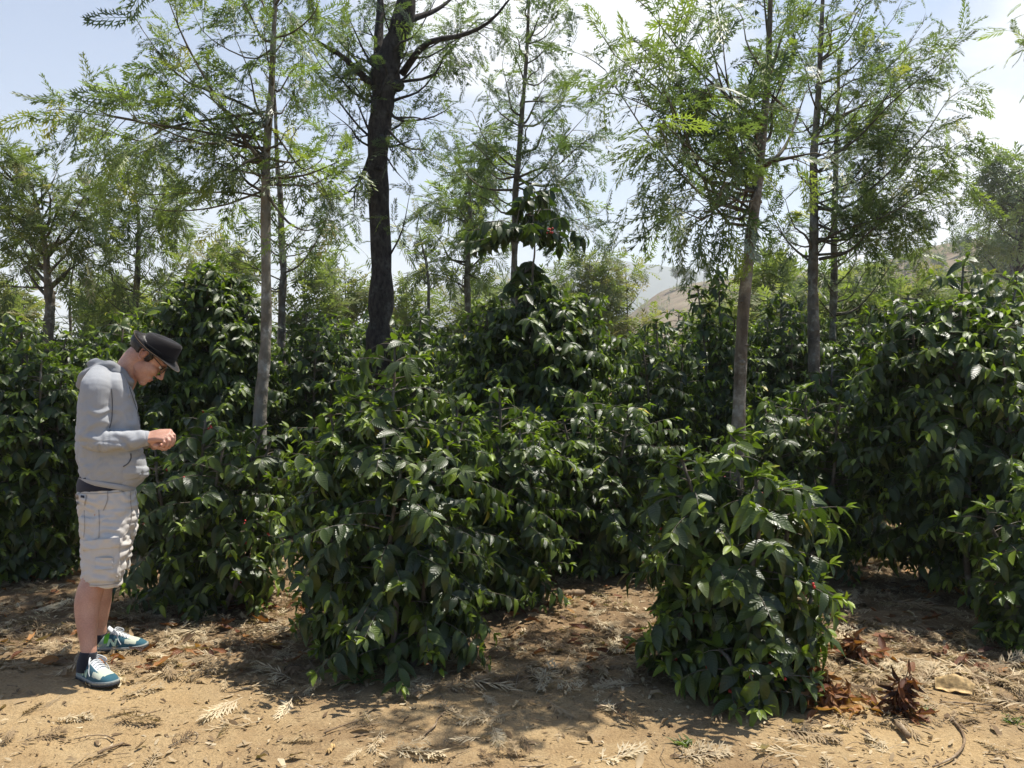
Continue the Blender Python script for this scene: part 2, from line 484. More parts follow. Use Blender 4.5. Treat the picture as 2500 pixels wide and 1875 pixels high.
def build_ground():
    xs = axis(-3.6, 3.6, 0.022, -6000, 6000); ys = axis(2.7, 7.5, 0.022, -3, 7000)
    X, Y = np.meshgrid(xs, ys)
    Z = gh(X, Y)
    near = np.clip(1.3 - np.abs(X) / 6, 0, 1) * np.clip((12 - Y) / 4, 0, 1)
    Z = Z + near * (0.026 * (noise2(X * 6, Y * 6, 5) - 0.5) + 0.013 * (noise2(X * 19, Y * 19, 6) - 0.5) + 0.006 * (noise2(X * 40, Y * 40, 7) - 0.5))
    nx, ny = len(xs), len(ys)
    i = np.arange(ny - 1)[:, None]; j = np.arange(nx - 1)[None]
    q = np.stack((i * nx + j, i * nx + j + 1, (i + 1) * nx + j + 1, (i + 1) * nx + j), -1).reshape(-1, 4)
    g = Geo(); g.add(np.stack((X, Y, Z), -1).reshape(-1, 3), q)
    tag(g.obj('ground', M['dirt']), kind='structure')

def build_hill(name, crest, mat, depth_back, foot_y, nz=24, rough=1.0, seed=0, sub=140):
    """a ridge whose crest runs through the given points, falling towards the viewer and behind"""
    c = resample(crest, sub)
    prof = [(-1.0, 0.0), (-0.75, 0.12), (-0.5, 0.36), (-0.25, 0.7), (-0.1, 0.91), (0, 1), (0.2, 0.9), (0.6, 0.5), (1.0, 0.0)]
    pu = np.linspace(-1, 1, nz); pz = np.interp(pu, [p[0] for p in prof], [p[1] for p in prof])
    rows = []
    for u, z in zip(pu, pz):
        r = c.copy()
        if u < 0: r[:, :2] = c[:, :2] * (1 + u * (1 - foot_y))
        else: r[:, :2] = c[:, :2] * (1 + u * depth_back)
        r[:, 2] = c[:, 2] * z - (3.0 if abs(u) == 1 else 0)
        k = 30.0 / np.abs(c[:, 2]).max()
        r[:, 2] += rough * z * (noise2(r[:, 0] * 0.06 * k, r[:, 1] * 0.06 * k, seed) - 0.5) * np.abs(c[:, 2]).max() * 0.10
        rows.append(r)
    rows = np.array(rows)
    g = Geo(); g.loft(rows, closed=False, caps=False)
    o = g.obj(name, M[mat]); tag(o, kind='structure')
    return rows

# ------------------------------------------------------------------ leaf templates
def coffee_leaf_template(droop, fold, wave=0.0, ts=(0, .16, .38, .62, .82, 1.0)):
    V, UV = [], []
    for t in ts:
        w = 0.238 * (math.sin(math.pi * min(t, 0.999) ** 0.82) ** 0.85) if 0 < t < 1 else 0.012
        y, z = t - 0.12 * droop * t ** 2, -droop * t ** 2
        for s in (-1, 0, 1):
            V.append((s * w * math.cos(fold), y, z + abs(s) * w * math.sin(fold) + (wave * math.sin(t * 14 + s) if s else 0)))
            UV.append((0.5 + 0.5 * s, t))
    Q = []
    for k in range(len(ts) - 1):
        a = k * 3
        Q += [(a, a + 1, a + 4, a + 3), (a + 1, a + 2, a + 5, a + 4)]
    return np.array(V), np.array(Q), np.array(UV)

LEAF_T = [coffee_leaf_template(0.16, 0.35, 0.012), coffee_leaf_template(0.42, 0.25, 0.018), coffee_leaf_template(0.75, 0.45, 0.015)]
LEAF_LO = [coffee_leaf_template(0.2, 0.35, 0, (0, .35, .7, 1)), coffee_leaf_template(0.5, 0.35, 0, (0, .35, .7, 1))]
LEAF_DRY = [coffee_leaf_template(0.5, 0.9, 0.05), coffee_leaf_template(-0.4, 0.8, 0.07), coffee_leaf_template(0.2, 0.3, 0.04)]

def kite(V, Q, UV, base, d, L, w, up, vv):
    d = np.array(d) / np.linalg.norm(d); s = np.cross(d, up); s /= np.linalg.norm(s)
    b = len(V)
    V += [base, base + d * L * 0.45 + s * w - np.array(up) * 0.0, base + d * L, base + d * L * 0.45 - s * w]
    UV += [(0.5, vv)] * 4
    Q.append((b, b + 1, b + 2, b + 3))

def frond_template(lobed=True, pairs=9, droop=0.35, wid=0.017, seed=0, curl=0.1, spread=1.0):
    r = random.Random(seed)
    V, Q, UV = [], [], []
    up = np.array((0, 0, 1.0))
    def ax(t): return np.array((0, t - 0.1 * droop * t * t, -droop * t * t))
    K = 6
    for k in range(K):                                   # rachis, a narrow strip
        a, b = ax(k / K), ax((k + 1) / K); n = len(V); w = 0.008 * (1 - k / K) + 0.002
        V += [a + (w, 0, 0), a - (w, 0, 0), b - (w * .9, 0, 0), b + (w * .9, 0, 0)]; UV += [(0.5, k / K)] * 4
        Q.append((n, n + 1, n + 2, n + 3))
    for k in range(pairs):
        t = 0.16 + 0.82 * k / (pairs - 1)
        L = 0.40 * (0.55 + 0.9 * math.sin(math.pi * (0.12 + 0.72 * t))) * 0.72
        for s in (-1, 1):
            ang = math.radians(58 - 34 * t + r.uniform(-8, 8)) * spread
            d = np.array((s * math.sin(ang), math.cos(ang), -0.18 - droop * 0.8 * t + r.uniform(-curl, curl)))
            p = ax(t)
            if lobed:
                dn = d / np.linalg.norm(d)
                kite(V, Q, UV, p, d, L, wid * 0.85, up, t)
                for f, ss in ((0.22, 1), (0.36, -1), (0.52, 1)):
                    a2 = ang + 0.62 * ss * s
                    d2 = np.array((s * math.sin(a2), math.cos(a2), d[2] + r.uniform(-curl, curl)))
                    kite(V, Q, UV, p + dn * L * f, d2, L * (0.52 - 0.3 * f), wid * 0.75, up, t)
            else:
                kite(V, Q, UV, p, d, L * 1.05, wid, up, t)
    d = ax(1.0) - ax(0.92); kite(V, Q, UV, ax(0.97), d, 0.2, wid, up, 1.0)
    return np.array(V), np.array(Q), np.array(UV)

FROND_HI = [frond_template(True, 7, 0.40, 0.027, 1), frond_template(True, 6, 0.75, 0.028, 2), frond_template(True, 7, 0.2, 0.026, 3)]
FROND_MID = [frond_template(False, 9, 0.3, 0.036, 4), frond_template(False, 8, 0.6, 0.036, 5)]
FROND_LO = [frond_template(False, 5, 0.35, 0.055, 6)]
FROND_DRY = [frond_template(True, 10, 0.05, 0.020, 7, 0.35, 0.62), frond_template(True, 8, -0.06, 0.022, 8, 0.5, 0.85), frond_template(True, 11, 0.12, 0.018, 9, 0.4, 0.5), frond_template(False, 9, 0.02, 0.022, 10, 0.3, 0.55)]

# ------------------------------------------------------------------ coffee plants
def coffee_plant(geo_leaf, geo_wood, stems, rng, leaf=0.115, dens=1.0, templ=None, node=0.038, bare=0.26, cherries=None, young=0.26):
    """stems: (x, y, z0, height, radius, lean_x, lean_y, skirt) - upright stems with whorls of level or drooping branches, leaves in pairs"""
    templ = templ or LEAF_T
    for (bx, by, z0, h, r, lx, ly, skirt) in stems:
        k = 8
        u = np.linspace(0, 1, k)
        sp = np.stack((bx + lx * u ** 1.3 + 0.02 * np.sin(u * 9 + bx), by + ly * u ** 1.3 + 0.02 * np.cos(u * 8 + by), z0 + h * u * 0.97), -1)
        geo_wood.tubes(sp, 0.016 * (1 - 0.8 * u) + 0.004, 6)
        nl = max(5, int(h / 0.043 * dens))
        B = nl * 2
        t = np.repeat((np.arange(nl) + rng.random(nl)) / nl, 2)
        t = skirt + (1 - skirt) * t
        az = np.repeat(np.cumsum(math.pi / 2 + rng.normal(0, 0.45, nl)), 2) + np.tile((0, math.pi), nl) + rng.normal(0, 0.25, B)
        prof = np.minimum(1.0, (1 - t) * 3.0 + 0.34) * (0.80 + 0.20 * np.sin(math.pi * t))
        L = r * prof * rng.uniform(0.62, 1.18, B)
        keep = rng.random(B) < 0.93
        t, az, L = t[keep], az[keep], L[keep]; B = len(t)
        org = np.stack([np.interp(t, u, sp[:, c]) for c in range(3)], -1)
        hd = np.stack((np.cos(az), np.sin(az), np.zeros(B)), -1)
        lift = rng.uniform(0.15, 0.7, B) * (0.3 + 0.8 * t); sag = rng.uniform(0.18, 0.62, B)
        K = 7; s = np.linspace(0, 1, K)
        def at(bi, ss):
            return org[bi] + hd[bi] * (L[bi] * ss)[:, None] * 1.0 + np.stack((np.zeros(len(bi)), np.zeros(len(bi)), L[bi] * (lift[bi] * ss - sag[bi] * ss ** 2)), -1)
        allb = np.arange(B)
        bp = np.stack([at(allb, np.full(B, x)) for x in s], 1)
        bp[:, :, 2] = np.maximum(bp[:, :, 2], 0.03)
        geo_wood.tubes(bp, (0.0045 * (1 - 0.75 * s))[None] * np.ones((B, 1)), 3, cap=False)
        nn = np.maximum(2, (L * (1 - bare) / node).astype(int))
        mx = nn.max()
        bi = np.repeat(allb, mx); ki = np.tile(np.arange(mx), B)
        m = ki < nn[bi]; bi, ki = bi[m], ki[m]
        ss = bare + (1 - bare) * (ki + 1) / nn[bi]
        ss = np.clip(ss, 0, 1)
        for sg in (-1, 1):
            kk = rng.random(len(bi)) < 0.93
            b2, s2 = bi[kk], ss[kk]; n = len(b2)
            if n == 0: continue
            pos = at(b2, s2); pos[:, 2] = np.maximum(pos[:, 2], 0.05)
            side = np.stack((-hd[b2][:, 1], hd[b2][:, 0], np.zeros(n)), -1) * sg
            tang = nrm(hd[b2] + np.stack((np.zeros(n), np.zeros(n), lift[b2] - 2 * sag[b2] * s2), -1))
            g = rng.uniform(0.05, 1.05, n) * (1.15 - 0.4 * s2)
            tipf = np.clip((s2 - 0.86) / 0.14, 0, 1)
            d = tang * (0.5 + 0.5 * tipf + rng.normal(0, 0.15, n))[:, None] + side * rng.uniform(0.55, 1.0, n)[:, None] + np.stack((np.zeros(n), np.zeros(n), -g * (1 - 0.6 * tipf)), -1) + rng.normal(0, 0.12, (n, 3))
            up = np.array((0, 0, 1.0)) + hd[b2] * 0.6 + rng.normal(0, 0.25, (n, 3))
            R = frames(d, up)
            ln = leaf * rng.uniform(0.55, 1.28, n) * (1 - 0.42 * tipf)
            tone = np.clip(rng.normal(0.28, 0.16, n) + 0.42 * tipf * rng.random(n) + 0.12 * t[b2] * tipf, 0, 0.8)
            tone = np.where(rng.random(n) < 0.0025, 1.0, tone)
            pos2 = np.where((pos[:, 2:3] + nrm(d)[:, 2:3] * ln[:, None]) < 0.02, pos + np.array((0, 0, 1.0)) * ln[:, None] * 0.6, pos)
            w = rng.integers(0, len(templ), n)
            for q in range(len(templ)):
                mm = w == q
                geo_leaf.batch(*templ[q], (R * ln[:, None, None])[mm], pos2[mm], tone[mm])
        # the bright young leaves at branch ends and stem tip
        yb = allb[rng.random(B) < young * 3.2]
        for rep in range(3):
            n = len(yb)
            if not n: break
            pos = at(yb, np.full(n, 1.0)); pos[:, 2] = np.maximum(pos[:, 2], 0.06)
            d = hd[yb] * 0.9 + rng.normal(0, 0.5, (n, 3)) + np.array((0, 0, 0.35))
            R = frames(d, np.array((0, 0, 1.0)) + rng.normal(0, 0.4, (n, 3)))
            ln = leaf * rng.uniform(0.28, 0.6, n)
            geo_leaf.batch(*templ[0], R * ln[:, None, None], pos, np.clip(rng.normal(0.72, 0.09, n), 0.5, 0.9))
        n = 9
        a = rng.uniform(0, 6.28, n)
        d = np.stack((np.cos(a), np.sin(a), rng.uniform(-0.2, 1.0, n)), -1)
        geo_leaf.batch(*templ[0], frames(d, np.array((0, 0, 1.0)) + 0 * d) * (leaf * rng.uniform(0.4, 0.9, n))[:, None, None], np.tile(sp[-1], (n, 1)), np.clip(rng.normal(0.62, 0.12, n), 0.2, 0.88))
        if cherries is not None:
            for _ in range(4):
                b = np.array([rng.integers(0, B)]); c = at(b, np.array([rng.uniform(0.3, 0.8)]))[0]
                for q in range(2):
                    g_ = Geo(); g_.ellipsoid(c + rng.normal(0, 0.009, 3), (0.007, 0.007, 0.0085), seg=8, rings=6); cherries.append(g_)

def bush(cx, top, hw, Y, nst, label, seed, leaf=0.102, dens=1.0, extra=(), skirt=0.06, hvar=0.3, depth=0.7, cherries=False, rscale=1.0, templ=None, group='coffee bushes of the nearest rows', name='coffee_bush', base_dx=0):
    rng = np.random.default_rng(seed)
    c = PV(cx, top, Y)
    h = max(0.4, c[2] * 1.03 + 0.02); W = hw * VS * Y / F
    x0, y0 = float(c[0]), Y
    stems = []
    r = W * (0.95 if nst == 1 else 0.78) * rscale
    for k in range(nst):
        a = k * 2 * math.pi / max(1, nst - 1) + rng.uniform(0, 0.6) if k else 0
        rr = 0 if k == 0 else W * 0.58
        hh = h if k == 0 else h * (1 - hvar * rng.uniform(0.25, 1))
        dx, dy = rr * math.cos(a), rr * math.sin(a) * depth
        z = float(gh(x0 + dx * 0.5, y0 + dy * 0.5)) - 0.01
        stems.append((x0 + dx * 0.4, y0 + dy * 0.4, z, hh, r * rng.uniform(0.9, 1.1), dx * 0.7, dy * 0.7, skirt))
    for (ex, ey, ew, dY, sk) in extra:                    # leading shoots at given places
        e = PV(ex, ey, Y + dY); ww = ew * VS * (Y + dY) / F
        stems.append((x0 * 0.5 + e[0] * 0.5, Y + dY, 0.0, float(e[2]), ww, (e[0] - x0) * 0.5, 0.0, sk))
    gl, gw = Geo(), Geo()
    gc = [] if cherries else None
    coffee_plant(gl, gw, stems, rng, leaf=leaf, dens=dens, cherries=gc, templ=templ)
    t = thing(name, (x0, y0, float(gh(x0, y0))), label, 'coffee bush', group)
    gl.obj('foliage', M['coffee_leaf'], t); gw.obj('stems', M['coffee_wood'], t)
    for g_ in gc or (): g_.obj('coffee_cherry', M['cherry'], t)
    return t

# ------------------------------------------------------------------ silk oaks (feathery shade trees)
def limb_curve(a, b, rng, n=9, sag=0.12):
    d = b - a; L = np.linalg.norm(d)
    p1 = a + d * 0.33 + rng.normal(0, 0.05 * L, 3) - np.array((0, 0, sag * L)); p2 = a + d * 0.68 + rng.normal(0, 0.05 * L, 3) - np.array((0, 0, sag * L * 0.8))
    return resample([a, p1, p2, b], n)

def silk_tree(label, trunk_v, Y, tips, seed, mat='silk_leaf', bark_m='bark_brown', templ=None, frond=0.215, density=0.88, twig_sp=0.145, spread=0.9,
              auto=0, fork=None, limbs=(), name='shade_tree', group=None, tone0=0.38, tonev=0.17, limb_r=0.011, drop=0.45, dy=None, start=0.34, twl=0.5, tscale=0.78, clear=None):
    """trunk_v: (vx, vy, radius m) along the trunk; tips: (vx, vy) ends of leafy limbs; limbs: bare-started limbs as lists of (vx, vy, dY), radius"""
    rng = np.random.default_rng(seed)
    templ = templ or FROND_HI
    tp = np.array([PV(a, b, Y + (dy or 0) * k) for k, (a, b, _) in enumerate(trunk_v)])
    tr = np.array([c for _, _, c in trunk_v]) * tscale
    base = tp[0].copy(); base[2] = float(gh(base[0], base[1])) - 0.03 if Y < 30 else base[2]
    if base[2] < tp[0][2] - 0.02:
        tp = np.concatenate((base[None], tp)); tr = np.concatenate(([tr[0] * 1.12], tr))
    N = 40
    tc = resample(tp, N); rr = np.interp(np.linspace(0, 1, N), np.linspace(0, 1, len(tr)), tr)
    tc[:, 0] += 0.15 * rr * np.sin(np.linspace(0, 23, N) + seed); tc[:, 1] += 0.15 * rr * np.cos(np.linspace(0, 19, N))
    rr = rr * (1 + 0.07 * rng.normal(0, 1, N))
    gt, gl, gk = Geo(), Geo(), Geo()
    gt.tubes(tc, rr, 12)
    # knots left by shed limbs
    for _ in range(9):
        k = rng.integers(4, N - 6); a = rng.uniform(0, 6.28)
        gt.ellipsoid(tc[k] + np.array((math.cos(a), math.sin(a), 0)) * rr[k] * 0.85, np.array((0.5, 0.5, 0.34)) * rr[k] * rng.uniform(.7, 1.3), seg=8, rings=6)
    curves, radii = [], []
    for pl, r0 in limbs:
        c = resample(np.array([PV(a, b, Y + d) for a, b, d in pl]), 12); curves.append((c, 0.35)); radii.append(r0)
    for (vx, vy) in tips:
        e = PV(vx, vy, Y)
        k0 = None
        hx = abs(e[0] - np.interp(e[2], tc[:, 2], tc[:, 0]))
        ddy = rng.uniform(-1, 1) * spread * (0.35 + 0.8 * hx)
        e = PV(vx, vy, Y + ddy)
        z0 = e[2] - (0.30 + 0.55 * hx) * rng.uniform(0.6, 1.3) * (1.0)
        zc = PV(1106, clear, Y)[2] if clear else tc[N // 4, 2]
        if z0 < zc: z0 = zc + rng.uniform(0, 0.4) * max(0.1, min(1.6, tc[-2, 2] - zc))
        z0 = min(z0, tc[-2, 2])
        a = np.array([np.interp(z0, tc[:, 2], tc[:, c]) for c in range(3)])
        e = a + (e - a) * 0.90
        curves.append((limb_curve(a, e, rng), start)); radii.append(limb_r * rng.uniform(0.7, 1.3))
    zs = tc[:, 2]
    for _ in range(auto):
        k = rng.integers(int(N * 0.6), N - 1); az = rng.uniform(0, 6.28); L = rng.uniform(0.5, 1.0) * spread * 1.5
        e = tc[k] + np.array((math.cos(az) * L * 0.5, math.sin(az) * L, rng.uniform(0.1, 0.7) * L))
        curves.append((limb_curve(tc[k], e, rng), start)); radii.append(limb_r * 0.8)
    TW, TR = [], []
    FP, FD, FU, FS = [], [], [], []
    for (c, s0), r0 in zip(curves, radii):
        K = len(c); L = np.linalg.norm(np.diff(c, axis=0), axis=1).sum()
        gk.tubes(c, r0 * (1 - 0.82 * np.linspace(0, 1, K)), 5)
        nt = max(2, int(L * (1 - s0) / twig_sp * density * rng.uniform(0.6, 1.3)))
        for q in range(nt + 1):
            s = s0 + (1 - s0) * (q + rng.uniform(0, .6)) / (nt + 0.6) if q < nt else 1.0
            if q < nt and rng.random() < 0.16: continue
            u = min(s, 1) * (K - 1); k = min(int(u), K - 2); p = c[k] + (c[k + 1] - c[k]) * (u - k)
            tan = nrm(c[k + 1] - c[k])
            tl = twl * rng.uniform(0.3, 1.2) * (1.05 - 0.5 * s) * min(1.0, 0.4 + L * 0.5)
            rd = nrm(rng.normal(0, 1, 3)); rd = nrm(rd - tan * rd.dot(tan))
            d = nrm(tan * (0.75 if q < nt else 2.0) + rd * 0.9 + np.array((0, 0, 0.12)))
            v = np.linspace(0, 1, 5)[:, None]
            tw = p + d * tl * v + np.array((0, 0, -drop * tl)) * v ** 2 * rng.uniform(0.2, 1.0)
            TW.append(tw); TR.append(0.0042 * (1 - 0.7 * v[:, 0]) * (r0 / 0.014) ** 0.4)
            nf = max(3, int(tl / 0.052 * density))
            f = 0.15 + 0.85 * (np.arange(nf) + rng.random(nf) * 0.7) / nf
            f[-1] = 1.0
            uu = f * 4; kk = np.minimum(uu.astype(int), 3)
            pp = tw[kk] + (tw[kk + 1] - tw[kk]) * (uu - kk)[:, None]
            tt = nrm(tw[kk + 1] - tw[kk])
            sd = nrm(rng.normal(0, 1, (nf, 3)))
            FP.append(pp); FD.append(tt * 0.75 + sd * 0.8 + np.array((0, 0, -drop * 0.8)) * rng.random((nf, 1)) + np.array((0, 0, 0.15)))
            FU.append(np.array((0, 0, 1.0)) + rng.normal(0, 0.45, (nf, 3)))
            base_t = rng.normal(tone0, 0.10)
            FS.append(np.clip(base_t + rng.normal(0, tonev, nf) + 0.18 * (f > 0.93), 0, 1))
    gk.tubes(np.array(TW), np.array(TR), 3, cap=False)
    FP, FD, FU, FS = (np.concatenate(z) for z in (FP, FD, FU, FS))
    R = frames(FD, FU); ln = frond * rng.uniform(0.65, 1.25, len(FP)); w = rng.integers(0, len(templ), len(FP))
    for q in range(len(templ)):
        mm = w == q
        gl.batch(*templ[q], (R * ln[:, None, None])[mm], FP[mm], FS[mm])
    t = thing(name, (tc[0][0], tc[0][1], tc[0][2] + 0.03), label, 'tree', group)
    gt.obj('trunk', M[bark_m], t); gk.obj('limbs', M['twig'] if bark_m != 'bark_dark' else M['bark_dark'], t); gl.obj('crown', M[mat], t)
    return t

build_ground()
# ------------------------------------------------------------------ the coffee rows
bush(440, 895, 185, 5.5, 6, 'waist high coffee bush in front of the man, just beyond his hands', 11, hvar=0.25, cherries=True,
     extra=((560, 1110, 90, -.25, .05), (330, 960, 80, .1, .05), (580, 940, 70, .1, .1)))
bush(845, 740, 230, 4.68, 8, 'big round coffee bush in the middle, hiding the foot of the thick dark trunk', 12, hvar=0.35,
     extra=((770, 850, 130, -0.1, 0.3), (985, 850, 120, 0.15, 0.1), (720, 960, 120, -0.2, 0.05), (960, 1100, 130, -0.3, 0.05), (700, 1120, 90, -.3, .05), (860, 960, 200, -.35, .05)))
bush(1075, 850, 150, 5.5, 6, 'coffee bush bulging out on the path side of the big round middle bush', 13, hvar=0.2)
bush(1270, 860, 185, 6.4, 6, 'coffee bush overhanging the far end of the litter strewn gap', 14, hvar=0.2)
bush(1590, 945, 195, 4.2, 5, 'nearest coffee bush with very large leaves, standing by the clump of rusty dead leaves', 15, leaf=0.122, hvar=0.25, cherries=True,
     extra=((1710, 1050, 100, 0.05, 0.05), (1450, 1040, 80, 0.1, 0.1), (1640, 1280, 170, -0.15, 0.05), (1740, 1330, 80, -.05, .05), (1560, 1400, 120, -.32, .02), (1650, 1430, 110, -.36, .02), (1450, 1300, 90, -.05, .02), (1770, 1250, 70, .1, .05)))
bush(1745, 840, 165, 6.3, 5, 'coffee bush just behind the pale leaning trunk, dark gap at its foot', 16, hvar=0.25, skirt=0.16)
bush(2085, 580, 215, 5.8, 7, 'tallest broad coffee bush, casting a black shadow across the bare path', 17, leaf=0.112, dens=1.1, hvar=0.15, skirt=0.13,
     extra=((2200, 590, 140, 0.2, 0.15), (1950, 670, 120, 0.2, 0.3), (2180, 690, 120, -0.5, 0.2), (2060, 640, 140, -.4, .3)))
bush(2235, 1060, 140, 4.7, 4, 'low coffee bush at the edge, its pale sunlit leaves under the tallest bush', 18, leaf=0.112)
bush(50, 705, 130, 6.2, 6, 'tall coffee bush just behind the man\'s back', 19, dens=1.1, hvar=0.22, extra=((-30, 760, 110, -0.2, 0.05), (130, 840, 90, 0.1, 0.05)))
bush(215, 765, 110, 7.2, 4, 'sunny coffee bush directly behind the man\'s shoulders', 20)
bush(450, 575, 140, 7.4, 6, 'tall dark coffee bush rising behind the man\'s hat', 21, dens=1.15, hvar=0.12, leaf=0.112, extra=((400, 590, 90, 0, .2), (500, 580, 90, 0, .2), (450, 560, 90, -.2, .3)))
bush(660, 675, 120, 7.9, 5, 'coffee bush between the pale spotted trunk and the thick dark trunk', 22)
bush(905, 665, 100, 8.6, 4, 'coffee bush immediately behind the thick dark trunk', 23)
bush(1155, 615, 175, 7.3, 7, 'dark coffee bush from whose top a long bare sprout sticks up', 24, dens=1.15, hvar=0.1, leaf=0.112, extra=((1080, 625, 110, 0, .2), (1230, 640, 110, 0, .2), (1155, 600, 120, -.2, .3)))
bush(1420, 700, 110, 7.9, 4, 'coffee bush beside the dark bush with the tall sprout, towards the leaning trunk', 25)
bush(1555, 575, 70, 8.5, 3, 'narrow upright coffee bush standing just behind the pale leaning trunk', 26, dens=1.15)
bush(1690, 630, 120, 9.2, 5, 'coffee bush with yellow flecks between the two straight dark trunks', 27)
bush(1800, 785, 140, 7.4, 5, 'low sunny coffee bush at the foot of the straight brown trunk', 28)

def tall_sprout():
    """the overgrown shoot above the dark middle bush: two bare stems and a drooping head of leaves"""
    rng = np.random.default_rng(31)
    gl, gw = Geo(), Geo()
    Y = 7.1
    b = PV(1130, 700, Y)
    t = thing('coffee_sprout', (b[0], Y, float(gh(b[0], Y))), 'tall bare stemmed coffee sprout with a drooping leafy head above the dark bush', 'coffee plant')
    for pts, r in ((((1125, 800), (1112, 600), (1110, 520), (1125, 440)), 0.014), (((1150, 800), (1150, 600), (1155, 540), (1150, 450)), 0.012)):
        p = resample(np.array([b * (1, 1, 0) + (0, 0, 0.0)] + [PV(x, y, Y) for x, y in pts]), 16)
        gw.tubes(p, r * np.linspace(1.3, 0.4, 16), 6)
    heads = [(1130, 445, 45, 1), (1175, 460, 35, 1), (1045, 520, 38, 1), (1075, 495, 40, 1), (1200, 500, 45, 1), (1240, 520, 34, 1), (1115, 500, 35, 1), (1165, 428, 25, 1), (1150, 585, 22, 1), (1120, 610, 30, 1), (1175, 630, 30, 1)]
    for (vx, vy, w, sagk) in heads:
        e = PV(vx, vy, Y + rng.uniform(-0.25, 0.25)); a = PV(1130 + (vx - 1130) * 0.1, vy + 5, Y)
        W = w * VS * Y / F
        for _ in range(4):
            az = rng.uniform(0, 6.28)
            tip = e + np.array((math.cos(az) * W, math.sin(az) * W, rng.uniform(-.06, .1)))
            c = limb_curve(a, tip, rng, 7, -0.1)
            gw.tubes(c, np.linspace(0.005, 0.002, 7), 4)
            n = 13
            f = rng.uniform(0.3, 1, n) * 6; k = np.minimum(f.astype(int), 5); pos = c[k] + (c[k + 1] - c[k]) * (f - k)[:, None]
            d = rng.normal(0, 0.5, (n, 3)) + nrm(tip - a) * 0.4 + np.array((0, 0, -1.0))
            R = frames(d, np.array((0.2, -0.4, 0.6)) + rng.normal(0, 0.4, (n, 3)))
            ln = 0.125 * rng.uniform(0.7, 1.15, n)
            gl.batch(*LEAF_T[rng.integers(0, 3)], R * ln[:, None, None], pos, np.clip(rng.normal(0.24, 0.12, n), 0, 0.9))
    c = PV(1188, 497, Y - 0.3)
    gl.obj('foliage', M['coffee_leaf'], t); gw.obj('stems', M['coffee_wood'], t)
    for _ in range(9):
        g = Geo(); g.ellipsoid(c + rng.normal(0, 0.014, 3), (0.007, 0.007, 0.0085), seg=8, rings=6); g.obj('coffee_cherry', M['cherry'], t)
tall_sprout()

def back_rows():
    """coffee bushes of the rows further back: four plants, copied"""
    protos = []
    G = 'coffee bushes in the rows further back'
    for k in range(4):
        rng = np.random.default_rng(60 + k)
        gl, gw = Geo(), Geo()
        st = [(0, 0, -0.02, 2.0, 0.55, 0, 0, 0.08)] + [(0.15 * math.cos(a), 0.15 * math.sin(a), -0.02, rng.uniform(1.4, 1.9), 0.5, 0.4 * math.cos(a), 0.4 * math.sin(a), 0.08) for a in rng.uniform(0, 6.28, 3)]
        coffee_plant(gl, gw, st, rng, leaf=0.12, dens=0.9, templ=LEAF_LO, young=0.25)
        t = thing('coffee_bush', (0, 0, 0), 'coffee bush in the rows further back, only its sunlit top showing', 'coffee bush', G)
        gl.obj('foliage', M['coffee_leaf'], t); gw.obj('stems', M['coffee_wood'], t)
        protos.append(t)
    rng = np.random.default_rng(99)
    used = set(); i = 0
    for Y, x0, x1, dx in ((9.6, -5.6, 6.4, 1.25), (11.6, -7.0, 7.5, 1.35), (14.0, -8.5, 9.0, 1.5), (17.5, -10.5, 11.5, 1.9)):
        x = x0
        while x < x1:
            px, py = x + rng.uniform(-.3, .3), Y + rng.uniform(-.4, .4)
            s = rng.uniform(0.92, 1.22)
            k = i % 4; loc = (px, py, float(gh(px, py))); rz = rng.uniform(0, 6.28)
            if k not in used:
                used.add(k); protos[k].location = loc; protos[k].rotation_euler.z = rz; protos[k].scale = (s, s, s)
            else: copy_thing(protos[k], loc, rz, s)
            i += 1; x += dx * rng.uniform(0.8, 1.2)
back_rows()

# ------------------------------------------------------------------ feathery shade trees
silk_tree('slender pale spotted trunk rising in front of the man, long feathery limb reaching over him', [(563, 935, .056), (573, 700, .050), (577, 330, .036), (588, 150, .026), (595, 0, .02), (602, -200, .012)], 6.0,
          [(130, 235), (160, 265), (230, 205), (300, 130), (275, 40), (340, 60), (400, 20), (340, 160), (380, 200), (420, 140), (400, 250), (350, 280), (430, 330), (470, 370), (500, 420), (440, 400), (460, 280), (520, 200), (560, 130), (620, 60), (660, 120), (640, 200), (680, 240), (720, 300), (740, 370), (700, 400), (660, 340), (620, 280), (500, 60), (560, -40), (480, -60), (640, -60), (235, 430), (700, 500), (540, 300), (520, 350), (600, 180), (570, 60)],
          101, auto=6, clear=425, bark_m='bark_pale', limbs=((((575, 355, 0), (540, 318, -.1), (470, 215, -.2), (400, 90, -.3), (360, -10, -.3)), .017), (((563, 425, 0), (500, 415, .1), (380, 418, .2), (300, 420, .3), (240, 405, .3)), .009), (((588, 385, 0), (660, 378, -.2), (740, 345, -.3)), .012), (((577, 340, 0), (490, 295, -.1), (330, 268, -.3), (240, 252, -.35), (135, 236, -.4)), .012), (((240, 252, -.35), (190, 225, -.4), (150, 205, -.4)), .006)),
          density=1.0, tone0=0.46)
